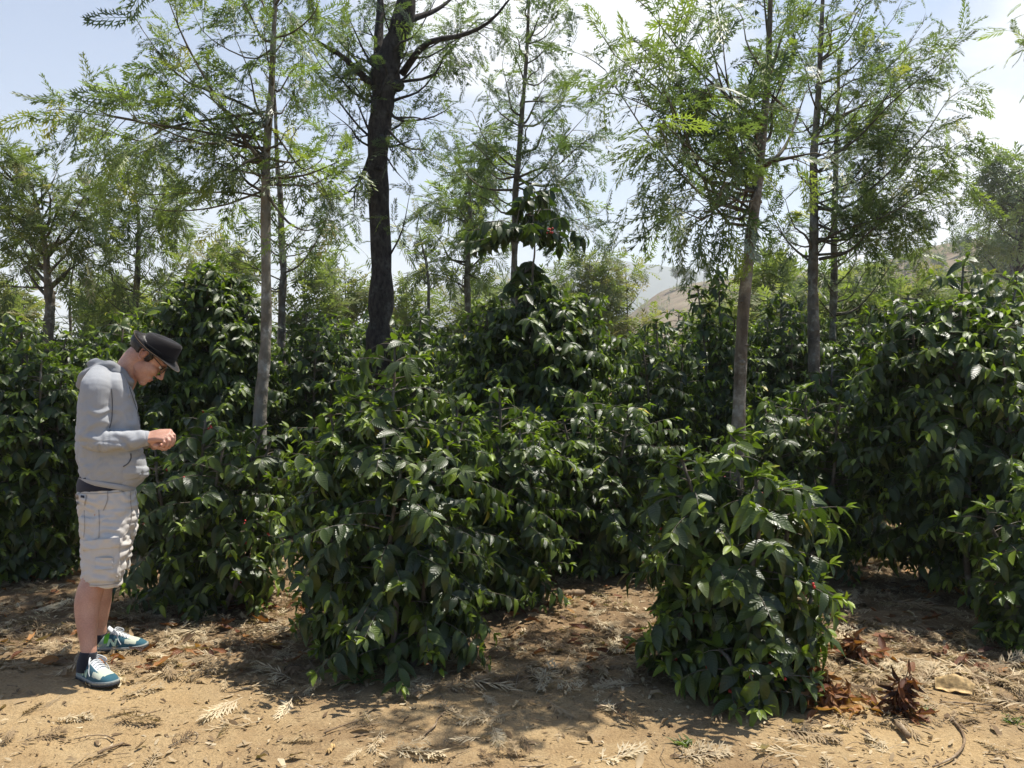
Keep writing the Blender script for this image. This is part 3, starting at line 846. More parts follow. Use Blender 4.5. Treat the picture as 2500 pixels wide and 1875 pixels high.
silk_tree('old tree with a thick black trunk that forks high up into gnarled limbs', [(820, 800, .132), (821, 640, .120), (819, 420, .112), (821, 260, .114), (832, 160, .150), (862, 70, .118), (880, -40, .085), (888, -260, .05)], 8.6,
          [(640, 70), (620, 30), (700, 40), (660, 130), (740, 60), (780, 30), (720, 140), (760, 200), (700, 230), (830, 230), (880, 240), (900, 300), (940, 270), (980, 240), (930, 330), (860, 330), (760, 300), (740, 400), (700, 440), (760, 470), (900, 60), (940, 110), (960, 140), (1000, 60), (1050, 30), (1100, 20), (900, 0), (960, -30), (820, -40), (720, -30), (880, 400), (780, 160), (810, 100)],
          102, tscale=0.92, clear=330, bark_m='bark_dark', limb_r=0.018, tone0=0.30, templ=FROND_HI, auto=5, spread=0.8,
          limbs=((((868, 160, 0), (920, 95, -.2), (1000, 76, -.4), (1060, 45, -.5), (1115, -20, -.6)), .040), (((880, 45, 0), (945, 20, .2), (1000, -25, .4)), .038), (((815, 195, 0), (785, 165, -.1), (740, 122, -.2), (690, 92, -.3), (640, 55, -.3)), .045), (((826, 175, 0), (818, 90, .1), (822, 0, .2), (815, -100, .3)), .075), (((838, 560, 0), (868, 500, -.1), (885, 420, -.1)), .012)))
silk_tree('airy narrow tree on a thin stem behind the tall coffee sprout', [(1110, 610, .055), (1113, 450, .05), (1120, 330, .042), (1132, 200, .033), (1140, 60, .025), (1150, -120, .012)], 10.5,
          [(1000, 330), (985, 280), (1010, 230), (1050, 200), (1080, 130), (1100, 60), (1150, 60), (1185, 100), (1175, 20), (1130, -30), (1180, 180), (1220, 220), (1255, 170), (1285, 230), (1275, 300), (1265, 350), (1240, 400), (1295, 480), (1200, 420), (1060, 400), (1020, 420), (960, 330), (1150, 330), (1090, 300), (1230, 330), (1160, 250)],
          103, density=1.1, auto=8, tone0=0.28, templ=FROND_HI, clear=470, limb_r=0.016, frond=0.23, twl=0.6, start=0.4)
silk_tree('pale leaning trunk in front of the rows with a drooping feathery crown', [(1592, 955, .060), (1603, 740, .054), (1625, 480, .046), (1645, 330, .038), (1655, 200, .030), (1665, 0, .022), (1670, -160, .012)], 4.85,
          [(1275, 120), (1290, 85), (1310, 200), (1340, 60), (1400, 40), (1380, 100), (1360, 200), (1420, 170), (1400, 220), (1470, 220), (1440, 290), (1420, 320), (1480, 340), (1500, 130), (1530, 200), (1550, 60), (1600, 30), (1650, -40), (1700, 40), (1690, 150), (1720, 80), (1440, 470), (1460, 510), (1520, 500), (1560, 470), (1500, 430), (1380, 0), (1560, 300), (1580, 390), (1620, 140), (1450, 90), (1590, 230), (1480, 20)],
          104, auto=2, density=.78, clear=490, tscale=.62, limbs=((((1648, 350, 0), (1685, 345, -.1), (1760, 330, -.3)), .020), (((1640, 340, 0), (1590, 240, -.2), (1560, 190, -.3), (1530, 60, -.3)), .013), (((1655, 360, 0), (1700, 310, .2), (1740, 200, .4)), .016), (((1648, 205, 0), (1560, 210, -.2), (1490, 190, -.3)), .010)),
          tone0=0.36)
silk_tree('straight brown trunk with the fullest crown, leaning branches towards the open sky', [(1756, 775, .075), (1758, 560, .066), (1757, 380, .055), (1765, 240, .042), (1775, 60, .03), (1782, -140, .014)], 8.0,
          [(1750, 60), (1800, 30), (1850, 90), (1900, 150), (1950, 120), (2000, 130), (2050, 120), (2080, 190), (2060, 250), (2085, 300), (2100, 320), (2060, 370), (2080, 440), (2040, 450), (1980, 420), (1950, 350), (1900, 300), (1860, 260), (1800, 200), (1760, 150), (1720, 240), (1720, 330), (1690, 420), (1880, 420), (1830, 400), (1900, 480), (1660, 470), (1690, 520), (1950, 20), (2020, 30), (2100, 50), (2040, 80), (1880, 0), (1820, -30), (1990, 250), (2010, 330), (1930, 230), (1840, 320), (1780, 290), (1960, 180), (2060, 60)],
          105, tscale=.68, auto=8, density=1.0, clear=560, limbs=((((1770, 560, 0), (1830, 545, -.2), (1880, 500, -.4), (1960, 440, -.6)), .018), (((1755, 570, 0), (1700, 520, .2), (1660, 440, .4)), .014)), tone0=0.40, frond=0.22, limb_r=0.012, twl=0.55)
silk_tree('thin straight trunk standing just behind the fullest crowned tree', [(1799, 760, .055), (1801, 600, .05), (1803, 440, .043), (1808, 300, .032), (1812, 120, .02)], 9.8,
          [(1850, 380), (1900, 560), (1760, 555), (1720, 570), (1840, 590), (1980, 540), (1930, 420), (1870, 460), (1760, 460), (1860, 530), (1960, 520), (1740, 400), (1890, 330), (1820, 500), (1780, 590)], 106, templ=FROND_MID, density=0.9, tone0=0.36, frond=0.23)
silk_tree('slim trunk with bare upcurved side limbs, close behind the pale spotted trunk', [(610, 690, .05), (611, 560, .045), (605, 430, .038), (598, 330, .028), (592, 180, .015)], 9.0,
          [(430, 490), (520, 540), (560, 470), (690, 510), (740, 470), (760, 520), (540, 560), (640, 400), (560, 400), (680, 430), (520, 440), (640, 330), (560, 320)], 107, templ=FROND_MID, density=0.8, tone0=0.34, frond=0.22,
          limbs=((((614, 590, 0), (650, 570, -.1), (690, 510, -.2), (715, 445, -.3)), .014), (((614, 535, 0), (650, 510, .2), (675, 475, .3)), .010)))
silk_tree('spreading tree on a short forked trunk behind the man, beside the picture edge', [(106, 720, .085), (106, 625, .08), (95, 520, .045), (80, 440, .022), (70, 400, .01)], 12.0,
          [(20, 330), (55, 395), (10, 450), (125, 370), (150, 420), (195, 405), (0, 380), (180, 480), (90, 470), (40, 560), (160, 560), (70, 440), (130, 500), (20, 500), (-30, 420), (110, 420), (210, 460), (60, 520), (-20, 330), (20, 400)], 108, mat='far_leaf', templ=FROND_MID, density=1.2, auto=6, tone0=0.5, frond=0.27, twl=0.7, limb_r=0.028,
          limbs=((((108, 620, 0), (140, 590, -.2), (200, 550, -.3)), .03), (((104, 615, 0), (60, 570, .2), (0, 530, .4)), .03), (((104, 622, 0), (50, 620, .2), (-20, 615, .4)), .02)))
silk_tree('soft light green tree between the hedge and the sky behind the man', [(293, 730, .06), (296, 600, .055), (300, 500, .035), (292, 400, .010)], 12.5,
          [(280, 330), (310, 350), (240, 355), (330, 420), (365, 470), (350, 540), (220, 420), (200, 500), (260, 450), (180, 560), (250, 560), (395, 560), (330, 600), (320, 500), (280, 400), (230, 470), (300, 540), (200, 600), (270, 610), (370, 600)], 109, mat='far_leaf', templ=FROND_MID, density=1.2, auto=6, tone0=0.52, frond=0.27, twl=0.7)
silk_tree('bright green tree seen between the thick dark trunk and the thin stemmed airy tree', [(1010, 660, .07), (1010, 560, .06), (1015, 450, .04), (1012, 380, .015)], 14.0,
          [(1010, 375), (965, 400), (945, 440), (980, 450), (1055, 440), (1080, 410), (950, 520), (1000, 530), (1060, 520), (1040, 600), (980, 600), (900, 470), (1030, 470), (1090, 480), (930, 560)], 110, templ=FROND_MID, density=1.3, auto=5, tone0=0.50, frond=0.30, twl=0.75, limb_r=.02)
silk_tree('wispy little tree with bare forked twigs beside the thick dark trunk', [(926, 660, .03), (922, 580, .024), (905, 500, .012)], 13.0,
          [(880, 500), (935, 480), (955, 540), (865, 545), (900, 560), (940, 580)], 111, templ=FROND_MID, density=0.6, tone0=0.62, frond=0.24, twl=0.5, limb_r=.009)
silk_tree('small twiggy tree between the spreading tree and the soft light green tree', [(152, 730, .03), (152, 640, .025), (160, 560, .012)], 13.5,
          [(120, 600), (190, 590), (150, 560), (170, 640), (110, 650)], 118, templ=FROND_MID, density=0.7, tone0=0.58, frond=0.26, twl=0.5, limb_r=.01)
silk_tree('leafy branch tips of a tall tree at the very edge of the picture', [(2290, 760, .10), (2285, 500, .09), (2275, 250, .07), (2280, -50, .03)], 9.5,
          [(2200, 70), (2215, 30), (2205, 100), (2240, 180), (2250, 300)], 119, templ=FROND_MID, tone0=0.32, density=0.9)

def far_grove(label, trunks, seed, Y, tone, n=10, h=0.0, group=None, cat='tree', frond=0.4, mat='far_leaf'):
    pass

# paler young trees further back, each with its own crown
def pale_tree(vx, vtop, vbase, hw, Y, seed, label,  tone=0.5, group=None, density=1.0, mat='far_leaf', templ=None, frond=0.40):
    rng = np.random.default_rng(seed)
    tips = []
    H = vbase - vtop
    for k in range(34 if hw < 70 else 80):
        f = rng.random()
        w = hw * (0.35 + 0.65 * math.sin(math.pi * min(1, 0.15 + 0.75 * f)))
        tips.append((vx + rng.uniform(-1, 1) * w, vtop + H * f * 0.8))
    sc = VS * Y / F
    silk_tree(label, [(vx, vbase, .006 * H * sc * 2.2), (vx + rng.uniform(-6, 6), vbase - H * 0.5, .005 * H * sc * 2), (vx, vtop, .012)], Y, tips, seed, mat=mat, templ=templ or FROND_LO, density=density, tone0=tone, frond=frond, group=group, twl=0.75, twig_sp=0.16 * Y / 18, limb_r=.014, spread=0.9)
GP = 'pale young trees beyond the coffee rows'
for k, (vx, vt, vb, hw, Y, tn, lb) in enumerate((
        (20, 625, 800, 70, 22, .72, 'yellowish young tree low at the edge, under the spreading tree'),
        (450, 520, 800, 45, 20, .9, 'sparse tan tipped young tree above the tall dark bush behind the hat'),
        (505, 530, 800, 40, 21, .85, 'brownish young tree just left of the pale spotted trunk'),
        (660, 555, 800, 60, 19, .62, 'light green young tree right of the slim trunk with upcurved limbs'),
        (745, 560, 800, 55, 21, .66, 'light green young tree just left of the thick dark trunk'),
        (880, 590, 800, 50, 22, .6, 'hazy green young tree just right of the thick dark trunk'),
        (1000, 590, 800, 60, 20, .55, 'low green young tree below the bright green tree'),
        (1275, 545, 820, 75, 24, .70, 'rounded pale grey green tree right of the tall sprout'),
        (1350, 572, 820, 60, 25, .78, 'bushy brownish pale tree beside the distant brown slope'),
        (1660, 570, 800, 60, 17, .55, 'light green young tree between the pale leaning and straight brown trunks'),
        (1720, 640, 820, 50, 15, .55, 'low light green young tree behind the straight brown trunk'),
        (1850, 600, 820, 60, 15, .60, 'light green young tree right of the thin straight trunk'),
        (1910, 560, 820, 60, 19, .58, 'taller light green young tree left above the tallest coffee bush'),
        (1985, 590, 820, 55, 23, .62, 'faint green young tree in front of the bare hillside'),
        (240, 610, 800, 70, 18, .55, 'green young tree low behind the soft light green tree'),
        (370, 590, 800, 50, 19, .60, 'green young tree at the left shoulder of the tall dark bush'),
        (1560, 640, 820, 50, 21, .72, 'dull brownish young tree left of the pale leaning trunk'),
        (1620, 600, 830, 60, 24, .62, 'pale green young tree just right of the leaning trunk'),
        (1790, 580, 820, 60, 22, .52, 'mid green young tree between the thin straight and the brown trunks'),
        (1880, 590, 820, 60, 27, .58, 'dull green young tree at the foot of the hillside under the fullest crown'),
        (1940, 620, 820, 70, 24, .66, 'straw tinted young tree above the edge of the tallest bush'),
        (2060, 600, 820, 60, 34, .60, 'far green young tree on the lower hillside behind the tallest bush'),
        (2130, 590, 820, 60, 38, .68, 'far yellow green young tree below the tall hazy trees'),
        (1060, 610, 820, 60, 24, .5, 'green young tree behind the dark bush with the sprout'),
        (1180, 600, 820, 45, 22, .55, 'green young tree half hidden behind the tall sprout'))):
    pale_tree(vx, vt, vb, hw, Y, 200 + k, lb, tn, GP)

# ------------------------------------------------------------------ hills, mountain and the trees on them
ridge = [PV(1180, 740, 420), PV(1310, 712, 380), PV(1390, 655, 350), PV(1440, 624, 340), PV(1530, 606, 320), PV(1650, 592, 300), PV(1800, 585, 270), PV(1900, 566, 250), PV(2000, 535, 230), PV(2110, 515, 215), PV(2212, 498, 205), PV(2400, 470, 200), PV(2700, 450, 200)]
hill_rows = build_hill('hill', ridge, 'hill', 1.0, 0.30, seed=3, rough=0.5)
mt = [PV(x, y, Y * 0.5) for x, y, Y in ((-900, 780, 4200), (-300, 720, 4000), (300, 735, 3800), (700, 720, 3600), (880, 660, 3500), (960, 610, 3500), (1060, 592, 3500), (1170, 572, 3500), (1240, 566, 3500), (1330, 556, 3600), (1430, 570, 3700), (1600, 600, 3800), (1900, 640, 4000), (2300, 690, 4200), (3000, 760, 4500))]
build_hill('mountain', mt, 'mountain', 0.6, 0.55, seed=8, rough=0.8, sub=220)

def hill_point(vx, vy):
    """where the line of sight through (vx, vy) meets the hillside"""
    p, d = Vector((0, 0, EYE)), Vector(ray(vx * VS, vy * VS).tolist())
    h = HILL_BVH.ray_cast(p, d.normalized(), 2000)
    return h[0]
HILL_O = bpy.data.objects['hill']
HILL_BVH = BVHTree.FromPolygons([v.co.copy() for v in HILL_O.data.vertices], [tuple(p.vertices) for p in HILL_O.data.polygons])

def hill_scrub():
    rng = np.random.default_rng(77)
    g = Geo(); P_ = []
    for _ in range(2600):
        vx, vy = rng.uniform(1320, 2230), rng.uniform(500, 690)
        if noise2(vx * .02, vy * .05, 3) + rng.uniform(-.2, .2) < .5: continue
        h = hill_point(vx, vy)
        if h is not None: P_.append(tuple(h))
    P_ = np.array(P_); n = len(P_); m = 9
    c = np.repeat(P_, m, 0); sz = np.repeat(rng.gamma(2.2, .28, n) + .25, m)
    c = c + rng.normal(0, 1, c.shape) * np.array((.7, .7, .3)) * sz[:, None] + np.array((0, 0, .25)) * sz[:, None]
    R = frames(rng.normal(0, 1, c.shape) + np.array((0, 0, .6)), rng.normal(0, 1, c.shape) + np.array((0, -.3, .6)))
    g.batch(*FROND_LO[0], R * (sz * rng.uniform(.8, 1.4, len(sz)))[:, None, None], c, np.clip(rng.normal(.45, .3, len(sz)), 0, 1))
    tag(g.obj('scrub', M['far_leaf']), kind='stuff')
hill_scrub()

def clump_tree(name, H, W, seed, mat='far_leaf', trunk_frac=0.45, layers=6, tone=0.2, n=420, r0=None, leaf=None):
    """a distant tree: trunk, a few limbs and leaf clumps, standing at the origin"""
    rng = np.random.default_rng(seed)
    gt, gl = Geo(), Geo()
    u = np.linspace(0, 1, 9)
    r0 = r0 or H * 0.018
    tr = np.stack((0.03 * H * np.sin(u * 3 + seed), 0.02 * H * np.cos(u * 4 + seed), u * H * 0.95), -1)
    gt.tubes(tr, r0 * (1 - 0.8 * u), 7)
    cl = []
    for k in range(layers * 3):
        f = trunk_frac + (1 - trunk_frac) * rng.random()
        a = rng.uniform(0, 6.28); w = W * (0.35 + 0.65 * math.sin(math.pi * min(0.95, (f - trunk_frac) / (1 - trunk_frac) * 0.8 + 0.15))) * rng.uniform(0.4, 1)
        st = np.array([np.interp(f * H * 0.95 - 0.08 * H, tr[:, 2], tr[:, c]) for c in range(3)])
        e = np.array((tr[-1, 0] * f + math.cos(a) * w, math.sin(a) * w, f * H))
        gt.tubes(limb_curve(st, e, rng, 5, 0.05), r0 * 0.3 * np.linspace(1, 0.3, 5), 4)
        cl.append(e)
    cl = np.array(cl)
    c = cl[rng.integers(0, len(cl), n)] + rng.normal(0, 1, (n, 3)) * np.array((W * 0.17, W * 0.17, H * 0.035))
    s = (leaf or W * 0.16) * rng.uniform(0.6, 1.3, n)
    R = frames(rng.normal(0, 1, (n, 3)) + np.array((0, 0, 0.2)), rng.normal(0, 0.6, (n, 3)) + np.array((0, 0, 1.0)))
    gl.batch(*FROND_LO[0], R * s[:, None, None], c, np.clip(rng.normal(tone, 0.12, n), 0, 1))
    t = thing(name, (0, 0, 0), 'x', 'tree')
    gt.obj('trunk', M['bark_dark'], t); gl.obj('crown', M[mat], t)
    return t

HP = [clump_tree('hill_tree', 6.0, 1.7, 301, 'silk_leaf', 0.58, tone=.15, n=900, leaf=.55), clump_tree('hill_tree', 6.0, 2.4, 302, 'silk_leaf', 0.12, tone=.12, n=1300, leaf=.6), clump_tree('hill_tree', 6.0, 0.8, 303, 'silk_leaf', 0.4, tone=.2, n=260, leaf=.4)]
GH = 'scattered trees on the far brown slope'
used_hp = set()
for k, (vx, vy, hpx, kind, lb) in enumerate((
        (1432, 618, 60, 0, 'small round headed tree standing first on the crest of the distant brown slope'),
        (1462, 622, 52, 0, 'small round headed tree second along the crest of the distant brown slope'),
        (1488, 616, 38, 1, 'low bushy tree between the round headed trees on the distant crest'),
        (1520, 612, 55, 0, 'round headed tree on forked stems nearest the pale leaning trunk on the distant crest'),
        (1447, 618, 22, 2, 'tiny bare post like tree between the first two round headed trees'),
        (1475, 617, 26, 2, 'tiny bare post like tree beside the low bushy crest tree'),
        (1503, 615, 30, 2, 'thin little tree beside the forked round headed tree'),
        (1408, 628, 45, 1, 'grey bushy tree at the low end of the distant brown slope'),
        (1445, 655, 24, 2, 'bare shrub standing on the red soil below the distant crest'),
        (2028, 590, 44, 1, 'wide dark bush like tree low on the bare hillside'),
        (2073, 548, 34, 1, 'compact round dark tree halfway up the bare hillside'),
        (2063, 527, 26, 2, 'thin little tree on the skyline of the bare hillside'),
        (2112, 517, 46, 2, 'bare poled tree on the skyline near the tall dark trees'),
        (1996, 540, 26, 2, 'tiny tree at the low end of the hillside skyline'),
        (2020, 535, 20, 2, 'tiny post like tree on the hillside skyline'),
        (2095, 560, 26, 2, 'thin shrub to the right of the compact round dark tree'),
        (2130, 575, 40, 1, 'yellow green bush tree just below the tall dark trees'),
        (1955, 590, 40, 1, 'bushy tree on the slope behind the fullest crown'),
        (1700, 600, 40, 1, 'dim bushy tree on the slope between the trunks'),
        (1760, 605, 30, 1, 'dim bushy tree on the slope behind the straight brown trunk'))):
    hp = hill_point(vx, vy + 4)
    if hp is None: continue
    s = hpx * VS * hp.y / F / 6.0
    if kind not in used_hp:
        used_hp.add(kind); o = HP[kind]; o.location = hp - Vector((0, 0, 0.1)); o.scale = (s, s, s); o['label'] = lb
    else: o = copy_thing(HP[kind], hp - Vector((0, 0, 0.1)), 1.7 * k, s, lb)
    o['group'] = GH

# tall trees below the hillside at the edge of the picture
for (vx, vy, vb, H_, W_, Y, sd, nm, lb, tf, tn) in (
        (2148, 400, 620, None, .17, 85, 311, 'tall_tree', 'tall hazy blue green tree below the bare hillside, dense to its foot', .18, .15),
        (2190, 440, 620, None, .20, 78, 312, 'tall_tree', 'dark hazy tree next to the tall blue green one', .15, .15),
        (2192, 330, 640, None, .18, 42, 313, 'tall_tree', 'slim long trunked tree with an open leafy head against the white cloud', .55, .35),
        (2235, 560, 650, None, .3, 60, 314, 'tall_tree', 'bushy dark tree at the very edge above the tallest coffee bush', .1, .2)):
    a, b = PV(vx, vy, Y), PV(vx, vb, Y)
    H = a[2] - 0
    t = clump_tree(nm, H, W_ * H, sd, 'silk_leaf', tf, tone=tn, n=900, leaf=0.055 * H)
    t.location = (b[0], Y, 0); t['label'] = lb; t['group'] = 'tall trees below the hillside'
# ------------------------------------------------------------------ what lies on the ground
def litter_field(x, y):
    n = noise2(x * 1.7 + 3, y * 1.7, 21); n2 = noise2(x * 5, y * 5, 22)
    edge = 3.98 - 0.10 * x + 0.35 * (n - 0.5)                    # the worn track in front is nearly bare
    d = np.clip((y - edge + .1) / 0.35, 0, 1) * (0.22 + 1.0 * np.clip((0.6 * n + 0.4 * n2 - 0.35) * 4, 0, 1))
    bare = np.exp(-(((x - 0.0) / 0.42) ** 2 + ((y - 5.0) / 0.28) ** 2))      # swept patch in the gap
    return np.clip(d * (1 - 0.85 * bare) + 0.05, 0, 1)

def scatter(n, rng, y0=3.0, y1=8.6, field=litter_field, xs=0.66):
    y = y0 + (y1 - y0) * rng.random(n * 6) ** 1.25
    x = rng.uniform(-1, 1, n * 6) * (y * xs + 0.3)
    k = rng.random(n * 6) < field(x, y)
    for vx, vy, r in ((2062, 1492, .13), (2080, 1600, .09), (1950, 1586, .06), (1335, 1640, .09), (895, 1628, .09), (714, 1622, .05)):
        c = ground_at(vx * VS, vy * VS); k &= np.hypot(x - c[0], (y - c[1]) * .8) > r
    return x[k][:n], y[k][:n]

def lay(geo, templ, x, y, scale, rng, tone, lift=0.012, tilt=0.22, mi=0):
    n = len(x)
    a = rng.uniform(0, 6.283, n)
    d = np.stack((np.cos(a), np.sin(a), rng.normal(0, 0.10, n)), -1)
    R = frames(d, np.array((0, 0, 1.0)) + rng.normal(0, tilt, (n, 3)))
    pos = np.stack((x, y, gh(x, y) + lift * rng.uniform(0.4, 1.8, n)), -1)
    w = rng.integers(0, len(templ), n)
    for q in range(len(templ)):
        m = w == q
        geo.batch(*templ[q], (R * scale[:, None, None])[m], pos[m], tone[m], mi=mi)

def chip_template(curl):
    V = [(-.09, 0, 0), (.09, 0, .02), (.16, .5, curl), (-.14, .45, curl * .8), (.03, 1, .1), (-.03, .96, .06)]
    return np.array(V), np.array([(0, 1, 2, 3), (3, 2, 4, 5)]), np.array([(0, 0), (1, 0), (1, .5), (0, .5), (.6, 1), (.4, 1)])

def build_litter():
    rng = np.random.default_rng(500)
    g = Geo()
    x, y = scatter(4200, rng)
    lay(g, FROND_DRY, x, y, rng.uniform(0.09, 0.23, len(x)), rng, np.clip(rng.normal(0.60, 0.28, len(x)), 0.05, 1), 0.018, 0.30)
    tag(g.obj('frond_litter', M['dry_leaf']), kind='stuff')
    g = Geo()
    x, y = scatter(20000, rng, field=lambda a, b: np.clip(0.22 + 1.2 * litter_field(a, b) + 0.4 * np.clip((a - 0.8) / 0.8, 0, 1), 0, 1))
    lay(g, [chip_template(.1), chip_template(.22), chip_template(-.05)], x, y, rng.gamma(2.6, 0.008, len(x)) + 0.005, rng, np.clip(rng.normal(0.52, 0.27, len(x)), 0, 1), 0.006, 0.25)
    x, y = scatter(900, rng, field=lambda a, b: np.clip(0.05 + litter_field(a, b), 0, 1))
    lay(g, LEAF_DRY, x, y, rng.uniform(0.04, 0.10, len(x)), rng, np.clip(rng.normal(0.42, 0.25, len(x)), 0, 1), 0.012, 0.4)
    tag(g.obj('leaf_litter', M['dry_leaf']), kind='stuff')
    g = Geo()
    x, y = scatter(800, rng, y0=4.3, field=lambda a, b: np.clip(litter_field(a, b), 0, 1))
    lay(g, LEAF_DRY, x, y, rng.uniform(0.06, 0.12, len(x)), rng, np.clip(rng.normal(0.5, 0.25, len(x)), 0, 1), 0.015, 0.4)
    tag(g.obj('brown_leaf_litter', M['rust_leaf']), kind='stuff')
    g = Geo()
    x, y = scatter(420, rng, field=lambda a, b: np.clip(0.25 + litter_field(a, b), 0, 1))
    n = len(x); a = rng.uniform(0, 6.28, n); L = rng.gamma(2.2, 0.035, n) + 0.03
    u = np.linspace(-0.5, 0.5, 5)[None]
    bend = rng.normal(0, 0.18, n)[:, None] * L[:, None] * (u ** 2 * 4)
    X = x[:, None] + np.cos(a)[:, None] * u * L[:, None] - np.sin(a)[:, None] * bend
    Y = y[:, None] + np.sin(a)[:, None] * u * L[:, None] + np.cos(a)[:, None] * bend
    r = rng.uniform(0.0012, 0.0035, n)[:, None] * np.linspace(1.1, 0.6, 5)[None]
    g.tubes(np.stack((X, Y, gh(X, Y) + 0.012 + r), -1), r, 5)
    tag(g.obj('fallen_twigs', M['dead_wood']), kind='stuff')
    g = Geo()
    x, y = scatter(900, rng, y1=6.0, field=lambda a, b: 0.6 + 0 * a)
    for px, py in zip(x, y):
        r = rng.gamma(2, 0.0016) + 0.0015
        g.ellipsoid((px, py, float(gh(px, py)) + r * 0.3 + 0.004), r * rng.uniform(0.7, 1.3, 3) * (1, 1, 0.7), seg=6, rings=4)
    tag(g.obj('soil_crumbs', M['dirt']), kind='stuff')
build_litter()

def frond_thing(vx, vy, L, ang, label, tone, seed, twin=0.0, name='dry_frond'):
    """one big dry feather leaf lying on the dirt"""
    rng = np.random.default_rng(seed)
    p = ground_at(vx * VS, vy * VS); a = math.radians(ang)
    c = p + np.array((0, 0, 0.012))
    V, Q, UV = frond_template(True, 11, -0.05, 0.027, seed, 0.45, 0.95)
    g = Geo()
    d = np.array([(math.cos(a), math.sin(a), 0.02)])
    R = frames(d, np.array([(rng.normal(0, .15), rng.normal(0, .15), 1.0)]))
    o = c - d[0] * L * 0.5
    g.batch(V, Q, UV, R * L, o[None], np.array([tone]))
    if twin:
        a2 = a + twin; d2 = np.array([(math.cos(a2), math.sin(a2), 0.05)])
        g.batch(*FROND_DRY[1], frames(d2, np.array([(0.1, -.1, 1.0)])) * L * 0.7, (o + np.array((0, 0, .008)))[None], np.array([tone * 0.85]))
    ob = g.mesh(name, M['dry_leaf'])
    ob.transform(Matrix.Translation(-Vector(p.tolist())))
    b = bpy.data.objects.new(name, ob); COL.objects.link(b); b.location = Vector(p.tolist())
    tag(b, label, 'dry leaf', 'big dry feather leaves on the dirt')

for args in ((895, 1628, .20, -12, 'pale curled dry frond lying alone on the bare dirt in front of the middle bush', .95, 1, .5),
             (1335, 1640, .21, 24, 'bleached feathery dry frond on the track in front of the shaded patch', .98, 2, 0),
             (1515, 1638, .19, 12, 'dry frond just in front of the large leaved nearest bush, pointing to the green weed', .85, 3, .4),
             (150, 1556, .15, 8, 'pale yellow dry frond a step in front of the man\'s near shoe', .95, 4, 0),
             (85, 1598, .16, 28, 'grey flattened dry frond closest to the corner below the man', .35, 5, 0),
             (1180, 1462, .22, 70, 'fan shaped cream dry frond at the heart of the litter in the gap', .9, 6, .6),
             (990, 1482, .22, 30, 'tan dry frond beside the lowest leaves of the middle bush', .75, 7, -.5),
             (1050, 1555, .20, 200, 'half shaded dry frond where the tree shadow meets the bare track', .8, 8, .7),
             (1390, 1478, .24, 8, 'long grey dry frond lying across the shadow in the gap', .45, 9, 0),
             (1740, 1592, .22, -28, 'grey folded dry frond in front of the rusty dead leaves', .55, 10, .5),
             (2080, 1562, .13, 15, 'brownish dry frond lying between the rusty clump and the curved stick', .4, 11, .6),
             (1905, 1620, .16, 100, 'cream dry frond standing out below the broken stub of wood', .9, 12, 0),
             (2110, 1462, .11, -30, 'small white curled frond beside the yellow husk', 1.0, 13, .8),
             (620, 1420, .20, 10, 'sunlit dry frond in the litter below the waist high bush', .85, 14, .5),
             (300, 1500, .17, 35, 'straw coloured dry frond touching the toe of the near shoe', .8, 15, .5),
             (1020, 1340, .26, 5, 'long pale dry frond at the back of the bare patch in the gap', .7, 16, 0)):
    frond_thing(*args)

def dead_clump(vx, vy, w, h, n, label, seed, dark):
    rng = np.random.default_rng(seed)
    p = ground_at(vx * VS, vy * VS)
    t = thing('dead_branch', p, label, 'dead branch')
    g, gw = Geo(), Geo()
    for k in range(7):
        a = rng.uniform(0, 6.28)
        e = p + np.array((math.cos(a) * w * rng.uniform(.3, .9), math.sin(a) * w * .6, h * rng.uniform(.3, .95)))
        c = limb_curve(p + np.array((rng.normal(0, w * .2), 0, 0.005)), e, rng, 7, -.1)
        gw.tubes(c, np.linspace(.0045, .002, 7), 5)
        m = n // 4
        f = rng.uniform(0.2, 1, m) * 6; kk = np.minimum(f.astype(int), 5)
        pos = c[kk] + (c[kk + 1] - c[kk]) * (f - kk)[:, None] + rng.normal(0, .012, (m, 3))
        pos[:, 2] = np.maximum(pos[:, 2], p[2] + 0.02)
        R = frames(rng.normal(0, 1, (m, 3)) + np.array((0, 0, -.9)), rng.normal(0, 1, (m, 3)) + np.array((0, -.3, .5)))
        g.batch(*LEAF_DRY[rng.integers(0, 3)], R * rng.uniform(.045, .095, m)[:, None, None], pos, np.clip(rng.normal(dark, .2, m), 0, 1))
    m = n // 2                                            # leaves lying round the foot
    x = p[0] + rng.normal(0, w * .6, m); y = p[1] + rng.normal(0, w * .4, m)
    lay(g, LEAF_DRY, x, y, rng.uniform(.06, .12, m), rng, np.clip(rng.normal(dark + .15, .2, m), 0, 1), .02, .5)
    gw.obj('stalks', M['dead_wood'], t); g.obj('leaves', M['rust_leaf'], t)
dead_clump(1785, 1522, .20, .13, 140, 'heap of rusty orange dead leaves on a broken branch, touching the nearest bush', 700, .62)
dead_clump(1945, 1545, .06, .23, 55, 'dark brown withered branch standing upright beside the rusty heap', 701, .25)
dead_clump(1845, 1425, .10, .15, 40, 'brown withered sprig on the ground between the nearest bush and the shaded path', 702, .3)

